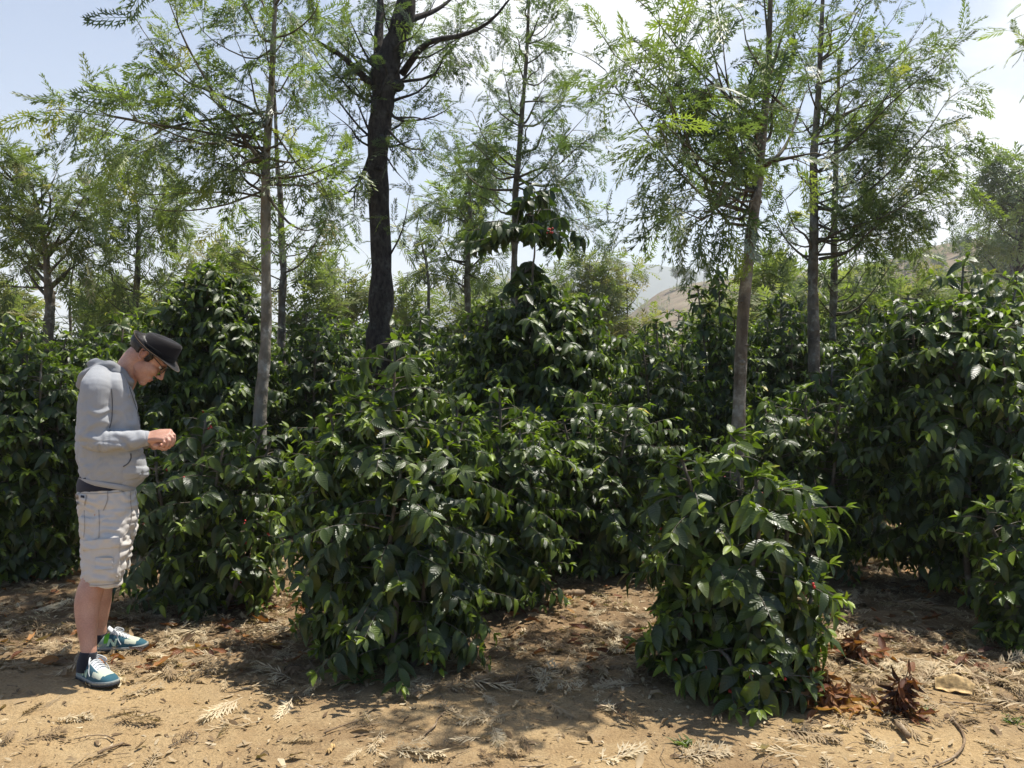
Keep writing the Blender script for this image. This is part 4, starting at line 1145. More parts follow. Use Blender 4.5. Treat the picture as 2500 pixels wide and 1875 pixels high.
def sheet(name, vx, vy, L, W, ang, label, cat, mat, arch, seed):
    """a curled husk: an arched, torn sheet with thickness"""
    rng = np.random.default_rng(seed)
    p = ground_at(vx * VS, vy * VS); nu, nv = 26, 14
    u, v = np.meshgrid(np.linspace(0, 1, nu), np.linspace(-1, 1, nv), indexing='ij')
    wid = W * (0.55 + 0.45 * np.sin(math.pi * (0.1 + 0.8 * u))) * (1 + 0.16 * (noise2(u * 9 + 0 * v, v * 0 + seed, 3) - .5))
    X = (u - .5) * L * (1 + 0.10 * (noise2(0 * u + seed, v * 4, 4) - .5)); Yv = v * wid * .5
    Z = arch * (1 - np.abs(v) ** 1.6) * (0.55 + .6 * np.sin(u * 3.0)) + 0.034 * (noise2(u * 6, v * 3, seed) - .5) + .008
    a = math.radians(ang); c, s = math.cos(a), math.sin(a)
    X, Yv, Z = np.broadcast_arrays(X, Yv, Z)
    top = np.stack((c * X - s * Yv, s * X + c * Yv, Z), -1)
    bot = top - (0, 0, .003)
    g = Geo()
    i = np.arange(nu - 1)[:, None]; j = np.arange(nv - 1)[None]
    q = np.stack((i * nv + j, (i + 1) * nv + j, (i + 1) * nv + j + 1, i * nv + j + 1), -1).reshape(-1, 4)
    n = nu * nv
    rim = [k * nv for k in range(nu)] + [(nu - 1) * nv + k for k in range(1, nv)] + [k * nv + nv - 1 for k in range(nu - 2, -1, -1)] + [k for k in range(nv - 2, 0, -1)]
    rq = [(rim[k], rim[(k + 1) % len(rim)], rim[(k + 1) % len(rim)] + n, rim[k] + n) for k in range(len(rim))]
    g.add(np.concatenate((top.reshape(-1, 3), bot.reshape(-1, 3))), np.concatenate((q, q[:, ::-1] + n, np.array(rq))))
    o = bpy.data.objects.new(name, g.mesh(name, M[mat])); COL.objects.link(o); o.location = Vector(p.tolist())
    tag(o, label, cat)
sheet('husk', 2062, 1492, .17, .085, 158, 'yellow curled husk lying on the chip strewn dirt', 'husk', 'husk', .06, 3)
sheet('wood_chip', 714, 1622, .055, .022, 75, 'flat cream chip of wood on the bare track', 'wood chip', 'husk', .004, 5)

def stick(name, pts, r, label, cat, mat='dead_wood', n=14, sides=8, z=0.0, taper=.7):
    w = np.array([ground_at(x * VS, y * VS) for x, y in pts]); c = resample(w, n)
    rng = np.random.default_rng(int(pts[0][0]))
    rad = r * np.linspace(1, taper, n) * (1 + 0.1 * rng.normal(0, 1, n))
    c[:, 2] = gh(c[:, 0], c[:, 1]) + rad * .9 + z + .008
    b = c[0].copy(); g = Geo(); g.tubes(c - b, rad, sides)
    o = bpy.data.objects.new(name, g.mesh(name, M[mat])); COL.objects.link(o); o.location = Vector(b.tolist())
    tag(o, label, cat)
stick('stick', [(2055, 1555), (2078, 1585), (2082, 1612), (2060, 1640), (2015, 1662)], .0055, 'thin curved brown stick bending along the edge of the dirt track', 'stick', n=24)
stick('stub', [(1938, 1572), (1962, 1600)], .014, 'short broken stub of pale wood in front of the withered upright branch', 'stick', taper=.9)
stick('log', [(1210, 1294), (1262, 1292)], .022, 'short section of cane lying in the leafy gap between the bushes', 'log', taper=.95)
stick('stick', [(212, 1634), (240, 1622), (268, 1612)], .007, 'straight pale splinter of wood on the bare track below the man', 'stick')
stick('stick', [(700, 1588), (740, 1572), (776, 1560)], .004, 'fine dark stick on the bare track below the waist high bush', 'stick')
stick('stick', [(1288, 1533), (1320, 1530), (1348, 1522)], .008, 'pale stick lying at the front edge of the tree shadow', 'stick')
stick('stick', [(2030, 1520), (2100, 1524), (2160, 1530)], .004, 'thin straight twig in front of the yellow husk', 'stick')
stick('stick', [(915, 1592), (940, 1570), (945, 1556), (962, 1540)], .004, 'forked looking dark twig beside the lone pale frond', 'stick')

def weed(vx, vy, n, L, label, seed):
    rng = np.random.default_rng(seed); p = ground_at(vx * VS, vy * VS)
    g = Geo()
    a = rng.uniform(0, 6.28, n)
    d = np.stack((np.cos(a), np.sin(a), rng.uniform(.3, 1.4, n)), -1)
    V, Q, UV = coffee_leaf_template(.4, .3)
    V = V * (.35, 1, 1)
    g.batch(V, Q, UV, frames(d, np.array((0, 0, 1.0)) + 0 * d) * (L * rng.uniform(.5, 1.1, n))[:, None, None], rng.normal(0, .02, (n, 3)) * (1, 1, 0), np.clip(rng.normal(.5, .12, n), 0, .8))
    o = bpy.data.objects.new('weed', g.mesh('weed', M['coffee_leaf'])); COL.objects.link(o); o.location = Vector(p.tolist())
    tag(o, label, 'weed')
weed(1487, 1612, 26, .06, 'tiny green weed on the dirt in front of the nearest bush', 1)
weed(2008, 1535, 16, .05, 'tiny green weed beside the withered upright branch', 2)
weed(2190, 1560, 30, .05, 'low green weed at the edge of the dirt below the low coffee bush', 3)
weed(780, 1475, 14, .13, 'small green seedling at the foot of the middle bush', 4)
# ------------------------------------------------------------------ the man
def fabric(name, col, amt, weave, bump=0.25, rough=0.9):
    m, t, out = new_mat(name)
    tc = t.n('ShaderNodeTexCoord'); v = tc.outputs['Object']
    n1 = t.n('ShaderNodeTexNoise', i_Vector=v, i_Scale=9.0, i_Detail=4.0)
    n2 = t.n('ShaderNodeTexNoise', i_Vector=v, i_Scale=weave, i_Detail=3.0, i_Roughness=0.7)
    f = t.math('ADD', t.math('MULTIPLY', t.math('SUBTRACT', n1.outputs[0], .5), amt), t.math('MULTIPLY', t.math('SUBTRACT', n2.outputs[0], .5), amt * 1.6))
    c = t.mix(1.0, col, t.ramp(t.math('ADD', f, .5), ((0.0, .5), (1.0, 1.5))), 'MULTIPLY')
    p = t.n('ShaderNodeBsdfPrincipled', i_Roughness=rough); p.inputs['Specular IOR Level'].default_value = .15
    p.inputs['Sheen Weight'].default_value = .15
    t.link(c, p.inputs['Base Color'])
    bp = t.n('ShaderNodeBump', i_Strength=bump, i_Distance=.002); t.link(n2.outputs[0], bp.inputs['Height']); t.link(bp.outputs[0], p.inputs['Normal'])
    t.link(p.outputs[0], out.inputs['Surface'])
    return m

def skin_mat():
    m, t, out = new_mat('skin')
    tc = t.n('ShaderNodeTexCoord'); v = tc.outputs['Object']
    n1 = t.n('ShaderNodeTexNoise', i_Vector=v, i_Scale=14.0, i_Detail=4.0)
    n2 = t.n('ShaderNodeTexNoise', i_Vector=v, i_Scale=160.0, i_Detail=3.0)
    c = t.mix(t.ramp(n1.outputs[0], ((.35, 0.), (.65, 1.))), (.50, .265, .19), (.58, .335, .245))
    c = t.mix(1.0, c, t.ramp(n2.outputs[0], ((.3, .9), (.7, 1.08))), 'MULTIPLY')
    at = t.n('ShaderNodeAttribute', attribute_name='tone')         # lips, ears and knuckles are redder; a faint stubble on the jaw
    c = t.mix(t.ramp(at.outputs['Fac'], ((0.0, 0.0), (0.5, 1.0))), c, (.44, .17, .13))
    p = t.n('ShaderNodeBsdfPrincipled', i_Roughness=.5); p.inputs['Specular IOR Level'].default_value = .35
    p.inputs['Subsurface Weight'].default_value = .12; p.inputs['Subsurface Radius'].default_value = (1., .35, .2); p.inputs['Subsurface Scale'].default_value = .008
    t.link(c, p.inputs['Base Color'])
    bp = t.n('ShaderNodeBump', i_Strength=.15, i_Distance=.0015); t.link(n2.outputs[0], bp.inputs['Height']); t.link(bp.outputs[0], p.inputs['Normal'])
    t.link(p.outputs[0], out.inputs['Surface'])
    return m

M['skin'] = skin_mat()
M['fleece'] = fabric('grey_fleece', (.37, .377, .39), .22, 420)
M['fleece_dark'] = fabric('grey_fleece_lining', (.25, .255, .265), .22, 420)  # fleece darkened for the hood, shading of its folds put into the colour
M['seam'] = fabric('seam_shadow', (.10, .105, .115), .2, 300)  # dark grey painted as shade in the pocket opening and seams; also the zipper
M['navy'] = fabric('navy_cotton', (.018, .02, .035), .2, 400)
M['khaki'] = fabric('stone_cotton', (.60, .56, .51), .14, 520, .2)
M['khaki_seam'] = fabric('stone_cotton_stitching', (.36, .325, .285), .14, 400, .2)
M['sock'] = fabric('sock_knit', (.022, .025, .034), .3, 500)
M['hair'] = simple('hair', (.014, .010, .008), .45, .4, 300, .5, .6, 260)
M['felt'] = fabric('dark_felt', (.014, .012, .013), .35, 300, .3)
M['hat_band'] = fabric('hat_band', (.009, .008, .009), .2, 300)
M['hat_trim'] = fabric('hat_edge_trim', (.13, .09, .055), .2, 300)
M['frame_black'] = simple('black_plastic', (.012, .011, .012), .3, .5, 50, .1)
M['eye_white'] = simple('eye', (.62, .58, .54), .2, .5, 50, .05)
M['iris'] = simple('iris', (.05, .03, .02), .2, .5, 50, .05)
M['teal'] = fabric('teal_suede', (.035, .105, .14), .25, 500)
M['shoe_navy'] = fabric('navy_mesh', (.03, .045, .075), .25, 600)
M['shoe_grey'] = fabric('grey_green_mesh', (.26, .33, .29), .25, 600)
M['lime'] = fabric('lime_trim', (.17, .52, .04), .15, 500)
M['cream'] = fabric('cream_suede', (.50, .53, .42), .15, 500)
M['shoe_white'] = fabric('white_mesh', (.58, .60, .61), .12, 500)
M['mint'] = fabric('mint_leather', (.55, .72, .52), .08, 400, .05)
M['rubber'] = simple('dark_rubber', (.022, .024, .03), .6, .3, 80, .2)
M['midsole'] = simple('midsole', (.30, .32, .30), .7, .3, 80, .2)
M['button'] = simple('button', (.45, .41, .35), .4, .4, 80, .1)
def glass_mat():
    m, t, out = new_mat('lens_glass')
    g = t.n('ShaderNodeBsdfGlossy', i_Roughness=.02); tr = t.n('ShaderNodeBsdfTransparent')
    fr = t.n('ShaderNodeFresnel', i_IOR=1.45); mx = t.n('ShaderNodeMixShader')
    t.link(fr.outputs[0], mx.inputs[0]); t.link(tr.outputs[0], mx.inputs[1]); t.link(g.outputs[0], mx.inputs[2]); t.link(mx.outputs[0], out.inputs['Surface'])
    return m
M['lens'] = glass_mat()

Y0 = 4.42
def A7(cx, cy, dy=0.0): return P(120 + cx / 3.318, 780 + cy / 3.318, Y0 + dy)      # torso and head
def A8(cx, cy, dy=0.0): return P(120 + cx / 3.07, 1180 + cy / 3.07, Y0 + dy)       # legs
def AH(cx, cy, dy=0.0): return P(340 + cx / 16.59, 1020 + cy / 16.59, Y0 + dy)     # hand

def ring(A, y, xl, xr, hd, dy=0.0, tilt=0.0, n=36, pw=2.4):
    th = np.arange(n) * 2 * math.pi / n
    xc, a = (xl + xr) / 2, (xr - xl) / 2
    c, s = np.cos(th), np.sin(th)
    ex = np.sign(c) * np.abs(c) ** (2 / pw); ey = np.sign(s) * np.abs(s) ** (2 / pw)
    out = [A(xc + a * e, y + tilt * a * e, dy + hd * f) for e, f in zip(ex, ey)]
    return np.array(out)

def remeshed(geo, voxel, smooth=3, fac=0.5):
    """one continuous surface out of overlapping volumes"""
    me = geo.mesh('tmp', [])
    o = bpy.data.objects.new('tmp', me); COL.objects.link(o)
    r = o.modifiers.new('r', 'REMESH'); r.mode = 'VOXEL'; r.voxel_size = voxel; r.use_smooth_shade = True
    if smooth:
        s = o.modifiers.new('s', 'SMOOTH'); s.factor = fac; s.iterations = smooth
    dg = bpy.context.evaluated_depsgraph_get(); dg.update()
    ev = o.evaluated_get(dg); m2 = bpy.data.meshes.new_from_object(ev)
    n = len(m2.vertices)
    co = np.empty(n * 3, np.float32); m2.vertices.foreach_get('co', co)
    no = np.empty(n * 3, np.float32); m2.vertices.foreach_get('normal', no)
    q = [tuple(p.vertices) for p in m2.polygons]
    bpy.data.objects.remove(o); bpy.data.meshes.remove(me); bpy.data.meshes.remove(m2)
    return co.reshape(-1, 3).astype(float), no.reshape(-1, 3).astype(float), np.array([f for f in q if len(f) == 4]), np.array([f for f in q if len(f) == 3])

def tube_pts(geo, pts, rad, sides=18, n=None):
    pts = np.asarray(pts, float); n = n or len(pts) * 5
    c = resample(pts, n); r = np.interp(np.linspace(0, 1, n), np.linspace(0, 1, len(rad)), rad)
    geo.tubes(c, r, sides)
    geo.ellipsoid(c[-1], (r[-1],) * 3, seg=14, rings=8)
    geo.ellipsoid(c[0], (r[0],) * 3, seg=14, rings=8)

def build_man():
    foot = ground_at(232, 1640)
    man = thing('person', foot, 'man in grey hoodie, stone cargo shorts and dark hat looking down at his hands', 'person')
    # ---------------- head frame
    pit = math.radians(46); f = np.array((math.cos(pit), 0, -math.sin(pit))); u = np.array((math.sin(pit), 0, math.cos(pit))); l = np.array((0, 1.0, 0))
    yaw = math.radians(17)
    RZ = np.array(((math.cos(yaw), -math.sin(yaw), 0), (math.sin(yaw), math.cos(yaw), 0), (0, 0, 1)))
    f, u, l = RZ @ f, RZ @ u, RZ @ l
    HR = np.stack((f, l, u), -1); HS = 1.06
    O = A7(785, 295, 0.0)
    def Hd(x, y, z): return O + HR @ (np.array((x, y, z)) * HS)
    b = Geo()
    def el(x, y, z, rx, ry, rz, rot=0.0, seg=20, rings=14):
        c, s = math.cos(rot), math.sin(rot)
        b.ellipsoid(Hd(x, y, z), np.array((rx, ry, rz)) * HS, HR @ np.array(((c, 0, s), (0, 1, 0), (-s, 0, c))), seg, rings)
    el(.0, 0, .034, .096, .076, .058); el(.040, 0, .022, .062, .066, .05)
    el(.047, 0, -.02, .052, .060, .072); el(.036, 0, -.066, .058, .052, .045, .2); el(.078, 0, -.098, .022, .026, .019)
    el(.060, 0, -.070, .040, .042, .040)
    for s in (-1, 1):
        el(.062, .034 * s, -.022, .034, .028, .030); el(.088, .030 * s, .034, .014, .026, .008)
        el(.026, .046 * s, -.050, .034, .013, .034); el(.114, .012 * s, -.030, .011, .009, .009)
        for k in range(15):                                        # ear: rim, lobe and bowl
            a = math.radians(-70 + 300 * k / 14)
            el(-.010 - .016 * math.sin(a) * .9 - .004, s * (.076 + .010 * (1 - math.cos(a * .5))), .008 + .029 * math.cos(a - .4), .0048, .0045, .0048, 0, 8, 6)
        el(-.008, s * .074, .004, .015, .006, .024, .2, 12, 8); el(-.001, s * .075, -.024, .008, .006, .010, 0, 10, 8)
    nose = np.array([Hd(.098, 0, .026), Hd(.106, 0, .006), Hd(.117, 0, -.014), Hd(.124, 0, -.027)])
    tube_pts(b, nose, [.0085, .0092, .0105, .0115], 12)
    el(.109, 0, -.036, .013, .010, .006)
    el(.097, 0, -.062, .010, .023, .0062); el(.095, 0, -.0745, .0105, .020, .0068); el(.088, 0, -.066, .012, .030, .015)
    # neck and trunk (under the hoodie), legs
    tube_pts(b, [Hd(-.018, 0, .0), Hd(-.022, 0, -.045), A7(615, 455, 0), A7(540, 560, 0)], [.060, .061, .066, .080], 22)
    b.loft([ring(A7, y, xl, xr, hd) for y, xl, xr, hd in ((480, 330, 620, .13), (600, 285, 640, .15), (900, 265, 660, .13), (1150, 270, 690, .13), (1330, 270, 640, .12), (1420, 290, 600, .11))])
    tube_pts(b, [A8(420, 200, -.08), A8(400, 450, -.10), A8(352, 680, -.14), A8(310, 800, -.17), A8(287, 900, -.185), A8(284, 1000, -.20), A8(286, 1100, -.22), A8(294, 1200, -.235), A8(296, 1270, -.245), A8(285, 1340, -.25)],
             [.07, .066, .058, .0615, .0605, .0545, .0455, .0385, .036, .038], 22)
    tube_pts(b, [A8(480, 200, .09), A8(450, 460, .12), A8(395, 680, .15), A8(385, 780, .16), A8(380, 880, .165), A8(374, 980, .17), A8(372, 1060, .18), A8(376, 1130, .185), A8(370, 1200, .19)],
             [.075, .07, .060, .060, .058, .050, .040, .036, .037], 22)
    for x, y, d, r in ((300, 790, -.185, .05),): pass
    # arms inside the sleeves, hands
    near = [A7(395, 520, -.17), A7(360, 900, -.21), A7(400, 985, -.21), A7(600, 985, -.185), A7(780, 968, -.15)]
    tube_pts(b, near, [.05, .045, .042, .038, .030], 16)
    far = [A7(410, 520, .17), A7(400, 930, .20), A7(460, 1000, .19), A7(620, 1000, .12), A7(760, 985, .04)]
    tube_pts(b, far, [.05, .045, .042, .038, .030], 16)
    tones = []
    def hand(A, wr, sc=1.0):
        k = [A(960, 880, -.043), A(1110, 760, -.026), A(1215, 650, -.008), A(1245, 545, .014)]       # knuckles, little finger first
        w1, w2 = A(400, 900, -.022), A(420, 680, .016)
        for q in range(7):
            t_ = q / 6
            a = w1 * (1 - t_) + w2 * t_
            i = t_ * 3; j = min(int(i), 2); kk = k[j] + (k[j + 1] - k[j]) * (i - j)
            tube_pts(b, [a, a * .5 + kk * .5 + np.array((0, 0, .003)), kk], [.0165, .0165, .0125], 10)
        chains = [[k[0], A(1010, 1010, -.052), A(965, 1150, -.046), A(890, 1190, -.032)],
                  [k[1], A(1195, 950, -.040), A(1130, 1160, -.036), A(1030, 1230, -.020)],
                  [k[2], A(1345, 840, -.022), A(1300, 1090, -.022), A(1195, 1215, -.008)],
                  [k[3], A(1400, 730, .006), A(1405, 960, .004), A(1340, 1120, .002)]]
        for c, r in zip(chains, (.0072, .0082, .0086, .0086)):
            tube_pts(b, c, [r * 1.2, r * 1.02, r * .95, r * .8], 12, 22)
            for p_ in c[:2]: b.ellipsoid(p_ + np.array((.001, -.001, .002)), (r * 1.15,) * 3, seg=10, rings=8)
            tones.extend(c[:3])
        th = [A(560, 930, .022), A(780, 1080, .040), A(1010, 1170, .036), A(1210, 1200, .018)]
        tube_pts(b, th, [.019, .0135, .0105, .0085], 12, 22)
        b.ellipsoid(A(640, 1000, .0), (.030, .022, .021), seg=12, rings=8)
        b.ellipsoid(A(700, 1130, -.018), (.020, .015, .014), seg=12, rings=8)
    hand(lambda x, y, d: AH(x, y, -.145 + d), None)
    hand(lambda x, y, d: AH(x * .93 - 40, y + 70, .030 - d), None)
    V, N, Q, T = remeshed(b, .0029, 3)
    tone = np.zeros(len(V))
    loc = ((V - O) @ HR) / HS                                      # head coordinates
    def spot(x, z, rx, rz, amt, ymax=.035):
        return amt * np.exp(-(((loc[:, 0] - x) / rx) ** 2 + ((loc[:, 2] - z) / rz) ** 2)) * (np.abs(loc[:, 1]) < ymax)
    tone += spot(.103, -.068, .012, .009, .45, .024) + spot(-.012, .01, .02, .035, .22, .12) * (np.abs(loc[:, 1]) > .066) + spot(.122, -.026, .012, .012, .12)
    for p_ in tones: tone += .16 * np.exp(-((np.linalg.norm(V - p_, axis=1) / .010) ** 2))
    g = Geo(); g.add(V, Q, T if len(T) else None, tone=np.clip(tone, 0, 1))
    body = g.mesh('body', M['skin'])
    bo = link_obj('body', body, man)
    # eyes, brows
    for s in (-1, 1):
        g = Geo(); g.ellipsoid(Hd(.083, .031 * s, .012), np.array((.0135, .0145, .011)) * HS, HR, 16, 12); ey = g.obj('eye', M['eye_white'], man)
        g = Geo(); g.ellipsoid(Hd(.0945, .032 * s, .007), np.array((.003, .0058, .0058)) * HS, HR, 12, 8); g.obj('iris', M['iris'], ey)
        g = Geo(); c = resample([Hd(.104, .014 * s, .037), Hd(.103, .030 * s, .042), Hd(.088, .052 * s, .037)], 12)
        g.tubes(c, np.linspace(.0042, .0025, 12), 6); g.obj('eyebrow', M['hair'], man)
        g = Geo(); c = resample([Hd(.099, .020 * s, .0155), Hd(.0985, .031 * s, .0205), Hd(.089, .047 * s, .0150)], 10)
        g.tubes(c, np.full(10, .0036), 6); g.obj('eyelid', M['skin'], man)
    # hair: cap over the back and sides with a sideburn
    nu, nv = 70, 48
    th = np.linspace(.02, math.pi - .1, nv); ph = np.arange(nu) * 2 * math.pi / nu
    X = np.sin(th)[:, None] * np.cos(ph)[None]; Yy = np.sin(th)[:, None] * np.sin(ph)[None]; Zz = np.cos(th)[:, None] * np.ones(nu)[None]
    st = 1 + .05 * (noise3(np.stack((X * 9, Yy * 9, Zz * 3), -1), 4) - .5) + .03 * (noise3(np.stack((X * 25, Yy * 25, Zz * 6), -1), 5) - .5)
    hx, hy, hz = -.004 + .108 * X * st, .085 * Yy * st, .030 + .062 * Zz * st
    low = np.where(hx < -.030, -.062 + .25 * np.clip(hx + .085, 0, .1), np.where(hx < .006, .034, np.where(hx < .038, -.020 + .35 * np.abs(hx - .018), .060)))
    low = low + .008 * (noise3(np.stack((hx * 90, hy * 90, hz * 0), -1), 6) - .5)
    drop_ = np.maximum(hz, low)
    inside = hz >= low - .012
    pts = O + (np.stack((hx, hy, drop_), -1) * HS) @ HR.T
    inn = O + (np.stack((hx * .90, hy * .90, drop_ * .97), -1) * HS) @ HR.T
    q, idx = [], lambda i, j: i * nu + j % nu
    for i in range(nv - 1):
        for j in range(nu):
            if inside[i, j] and inside[i, (j + 1) % nu] and inside[i + 1, j] and inside[i + 1, (j + 1) % nu]:
                q.append((idx(i, j), idx(i + 1, j), idx(i + 1, j + 1), idx(i, j + 1)))
    q = np.array(q); n = nu * nv
    from collections import Counter
    ec = Counter(); od = {}
    for a in q.tolist():
        for k in range(4):
            e = (a[k], a[(k + 1) % 4]); ec[tuple(sorted(e))] += 1; od[tuple(sorted(e))] = e
    rimq = [(e[1], e[0], e[0] + n, e[1] + n) for kk, e in od.items() if ec[kk] == 1]
    g = Geo(); g.add(np.concatenate((pts.reshape(-1, 3), inn.reshape(-1, 3))), np.concatenate((q, q[:, ::-1] + n, np.array(rimq))))
    g.obj('hair', M['hair'], man)
    # ---------------- hat
    hp = math.radians(35); hr = math.radians(9)
    hf = np.array((math.cos(hp), 0, -math.sin(hp))); hu = np.array((math.sin(hp), 0, math.cos(hp)))
    hl = np.array((0, 1.0, 0)); hu2 = hu * math.cos(hr) - hl * math.sin(hr); hl2 = hl * math.cos(hr) + hu * math.sin(hr)
    KR = np.stack((RZ @ hf, RZ @ hl2, RZ @ hu2), -1); KO = A7(848, 252, 0.0)
    def K(p): return KO + np.asarray(p) @ KR.T
    n = 48; ph = np.arange(n) * 2 * math.pi / n; c, s = np.cos(ph), np.sin(ph)
    def brim_ring(k):                                             # k 0 at the crown, 1 at the edge
        ax, bx = .102 + .044 * k, .083 + .046 * k
        z = max(k, 0.0) ** 1.5 * (np.where(c < 0, .034 * np.abs(c) ** 1.5, -.020 * c ** 2) + .012 * np.abs(s) ** 3)
        return np.stack((.012 + .002 * k + ax * c, bx * s, z), -1)
    g = Geo()
    rings = [brim_ring(k) for k in (0, .25, .5, .75, .95)] + [brim_ring(1.0) - (0, 0, .0015)] + [brim_ring(k) - (0, 0, .004) for k in (.95, .6, .2, -.06)]
    g.loft(K(np.array(rings)), caps=False)
    crown = []
    for h, ax, bx in ((-.004, .102, .083), (.02, .101, .082), (.045, .097, .077), (.070, .092, .070), (.081, .087, .063), (.087, .080, .054), (.088, .070, .042), (.087, .060, .030), (.086, .044, .016), (.086, .030, .008)):
        zz = h + .010 * c * (h / .08) - .004 * np.maximum(0, -c) * (h / .08) ** 2
        pinch = 1 - .32 * np.maximum(0, c) ** 2 * np.clip((h - .03) / .05, 0, 1)
        crown.append(np.stack((.012 + .08 * h + ax * c, bx * s * pinch, zz), -1))
    g.loft(K(np.array(crown)))
    hat = g.obj('hat', M['felt'], man)
    g = Geo()
    g.loft(K(np.array([np.stack((.0130 + e * c, (e - .0195) * s, np.full(n, z)), -1) for z, e in ((.001, .1045), (.012, .1055), (.026, .1055), (.029, .103))])), caps=False)
    g.obj('hat_band', M['hat_band'], hat)
    g = Geo(); e = np.concatenate((brim_ring(1.0), brim_ring(1.0)[:1])); g.tubes(K(e + (0, 0, -.001)), np.full(n + 1, .0014), 8); g.obj('brim_edge', M['hat_trim'], hat)
    # ---------------- glasses
    gl = Geo(); lens = Geo()
    for s_ in (-1, 1):
        a = np.linspace(0, 2 * math.pi, 25); ex = np.sign(np.cos(a)) * np.abs(np.cos(a)) ** .6 * .026; ez = np.sign(np.sin(a)) * np.abs(np.sin(a)) ** .6 * .0175
        pr = np.array([Hd(.110 - .10 * abs(y) * .12 - .010 * (abs(.034 * s_ + y) / .06) ** 2, .034 * s_ + y, .008 + z) for y, z in zip(ex, ez)])
        gl.tubes(pr, np.full(25, .0021), 6)
        cc = pr[:-1].mean(0); lens.add(np.concatenate((cc[None], pr[:-1])), T=[(0, 1 + k, 1 + (k + 1) % 24) for k in range(24)])
        gl.tubes(resample([Hd(.098, .060 * s_, .014), Hd(.085, .072 * s_, .020), Hd(.03, .078 * s_, .026), Hd(-.004, .080 * s_, .030), Hd(-.022, .080 * s_, .012)], 20), np.full(20, .0022), 6)
    gl.tubes(resample([Hd(.109, -.010, .012), Hd(.113, 0, .016), Hd(.109, .010, .012)], 8), np.full(8, .0019), 6)
    go = gl.obj('glasses', M['frame_black'], man); lens.obj('lens', M['lens'], go)
    # ---------------- hoodie
    b = Geo()
    tor = ((405, 400, 600, .13, 0), (440, 330, 640, .165, 0), (490, 285, 655, .195, .02), (560, 250, 678, .205, .03), (640, 230, 696, .205, .03), (740, 219, 714, .195, .03), (840, 212, 732, .185, .03), (940, 211, 748, .18, .03),
           (1040, 212, 766, .178, .03), (1130, 215, 790, .18, .04), (1190, 219, 806, .182, .05), (1240, 226, 806, .18, .07), (1280, 234, 775, .172, .10), (1310, 238, 728, .165, .13), (1330, 238, 700, .165, .15), (1342, 242, 692, .16, .16))
    b.loft([ring(A7, y, xl, xr, hd, 0, tl) for y, xl, xr, hd, tl in tor])
    tube_pts(b, [A7(420, 470, -.13), A7(395, 560, -.185), A7(382, 700, -.205), A7(362, 850, -.21), A7(350, 940, -.215), A7(400, 985, -.215), A7(500, 985, -.205), A7(620, 980, -.185), A7(745, 965, -.158)],
             [.070, .076, .071, .070, .067, .062, .056, .051, .045], 24)
    tube_pts(b, [A7(430, 470, .13), A7(410, 560, .185), A7(400, 720, .205), A7(390, 880, .215), A7(430, 985, .205), A7(560, 1010, .15), A7(660, 1005, .10), A7(735, 990, .055)],
             [.075, .083, .078, .076, .068, .058, .052, .046], 24)
    V, N, Q, T = remeshed(b, .005, 4)
    # folds: soft overall creasing, bunching round the elbow and along the forearm, sag above the hem
    e = A7(360, 950, -.25); dst = np.linalg.norm(V - e, axis=1)
    w = np.exp(-(dst / .13) ** 2); fa = np.exp(-((V[:, 2] - A7(0, 985)[2]) / .08) ** 2) * (V[:, 1] < Y0 - .10)
    rel = V - e; ang = np.arctan2(rel[:, 2], rel[:, 0])
    wob = noise3(V * 14, 31)
    n1 = noise3(np.stack((V[:, 0] * 7, V[:, 1] * 5, V[:, 2] * 11), -1), 30) - .5
    foldsE = np.sin((rel[:, 0] * .75 - rel[:, 2] * .66) * 95 + wob * 9)
    foldsF = np.sin((V[:, 0] * 62 + V[:, 2] * 30) + wob * 7)
    under = np.exp(-((V[:, 2] - A7(0, 1235)[2]) / .045) ** 2)
    disp = .014 * n1 + .0030 * np.sin((V[:, 0] * .5 + V[:, 2] * .86) * 60 + wob * 12) * np.clip(noise3(V * 6, 33) * 2 - .7, 0, 1) + .0050 * np.exp(-(np.linalg.norm(V - A7(440, 900, -.25), axis=1) / .085) ** 2) * foldsE + .003 * w * np.sin(rel[:, 2] * 70 + wob * 10) + .0045 * fa * foldsF * (1 - w * .5) + .005 * under * np.sin(V[:, 0] * 16 + wob * 8) \
        + .0035 * np.sin(V[:, 2] * 48 + V[:, 0] * 40 + wob * 10) * np.exp(-((V[:, 2] - A7(0, 800)[2]) / .12) ** 2) * (V[:, 0] > A7(520, 800)[0])
    rdg = (1 - np.abs(2 * noise3(V * np.array((9, 7, 15)) + 7, 34) - 1)) ** 5
    rdg2 = (1 - np.abs(2 * noise3(np.stack((V[:, 0] * 16 + V[:, 2] * 14, V[:, 1] * 9, V[:, 2] * 18 - V[:, 0] * 12), -1), 35) - 1)) ** 4
    low = np.clip((A7(0, 780)[2] - V[:, 2]) / .1, 0.25, 1)
    disp = disp - .0065 * rdg * low - .0040 * rdg2 * low
    V = V + N * disp[:, None]
    g = Geo(); g.add(V, Q, T if len(T) else None)
    ho = g.obj('hoodie', M['fleece'], man)
    hb = BVHTree.FromPolygons([Vector(v) for v in V], Q.tolist())
    cuffs = [([A7(738, 966, -.158), A7(775, 964, -.153), A7(812, 962, -.149)], ho), ([A7(730, 992, .055), A7(765, 990, .045), A7(795, 990, .04)], ho)]
    for pl, par in cuffs:
        g = Geo(); cl = resample(pl, 9); g.tubes(cl, np.array([.043, .0435, .042, .0405, .0395, .0385, .038, .0375, .035]), 24); g.obj('cuff', M['fleece'], par)
    # ribbed hem
    g = Geo(); hr_ = [ring(A7, y, xl, xr, hd, 0, .165, 72) for y, xl, xr, hd in ((1322, 236, 702, .168), (1330, 237, 704, .170), (1348, 241, 698, .168), (1364, 246, 694, .163), (1366, 252, 688, .158))]
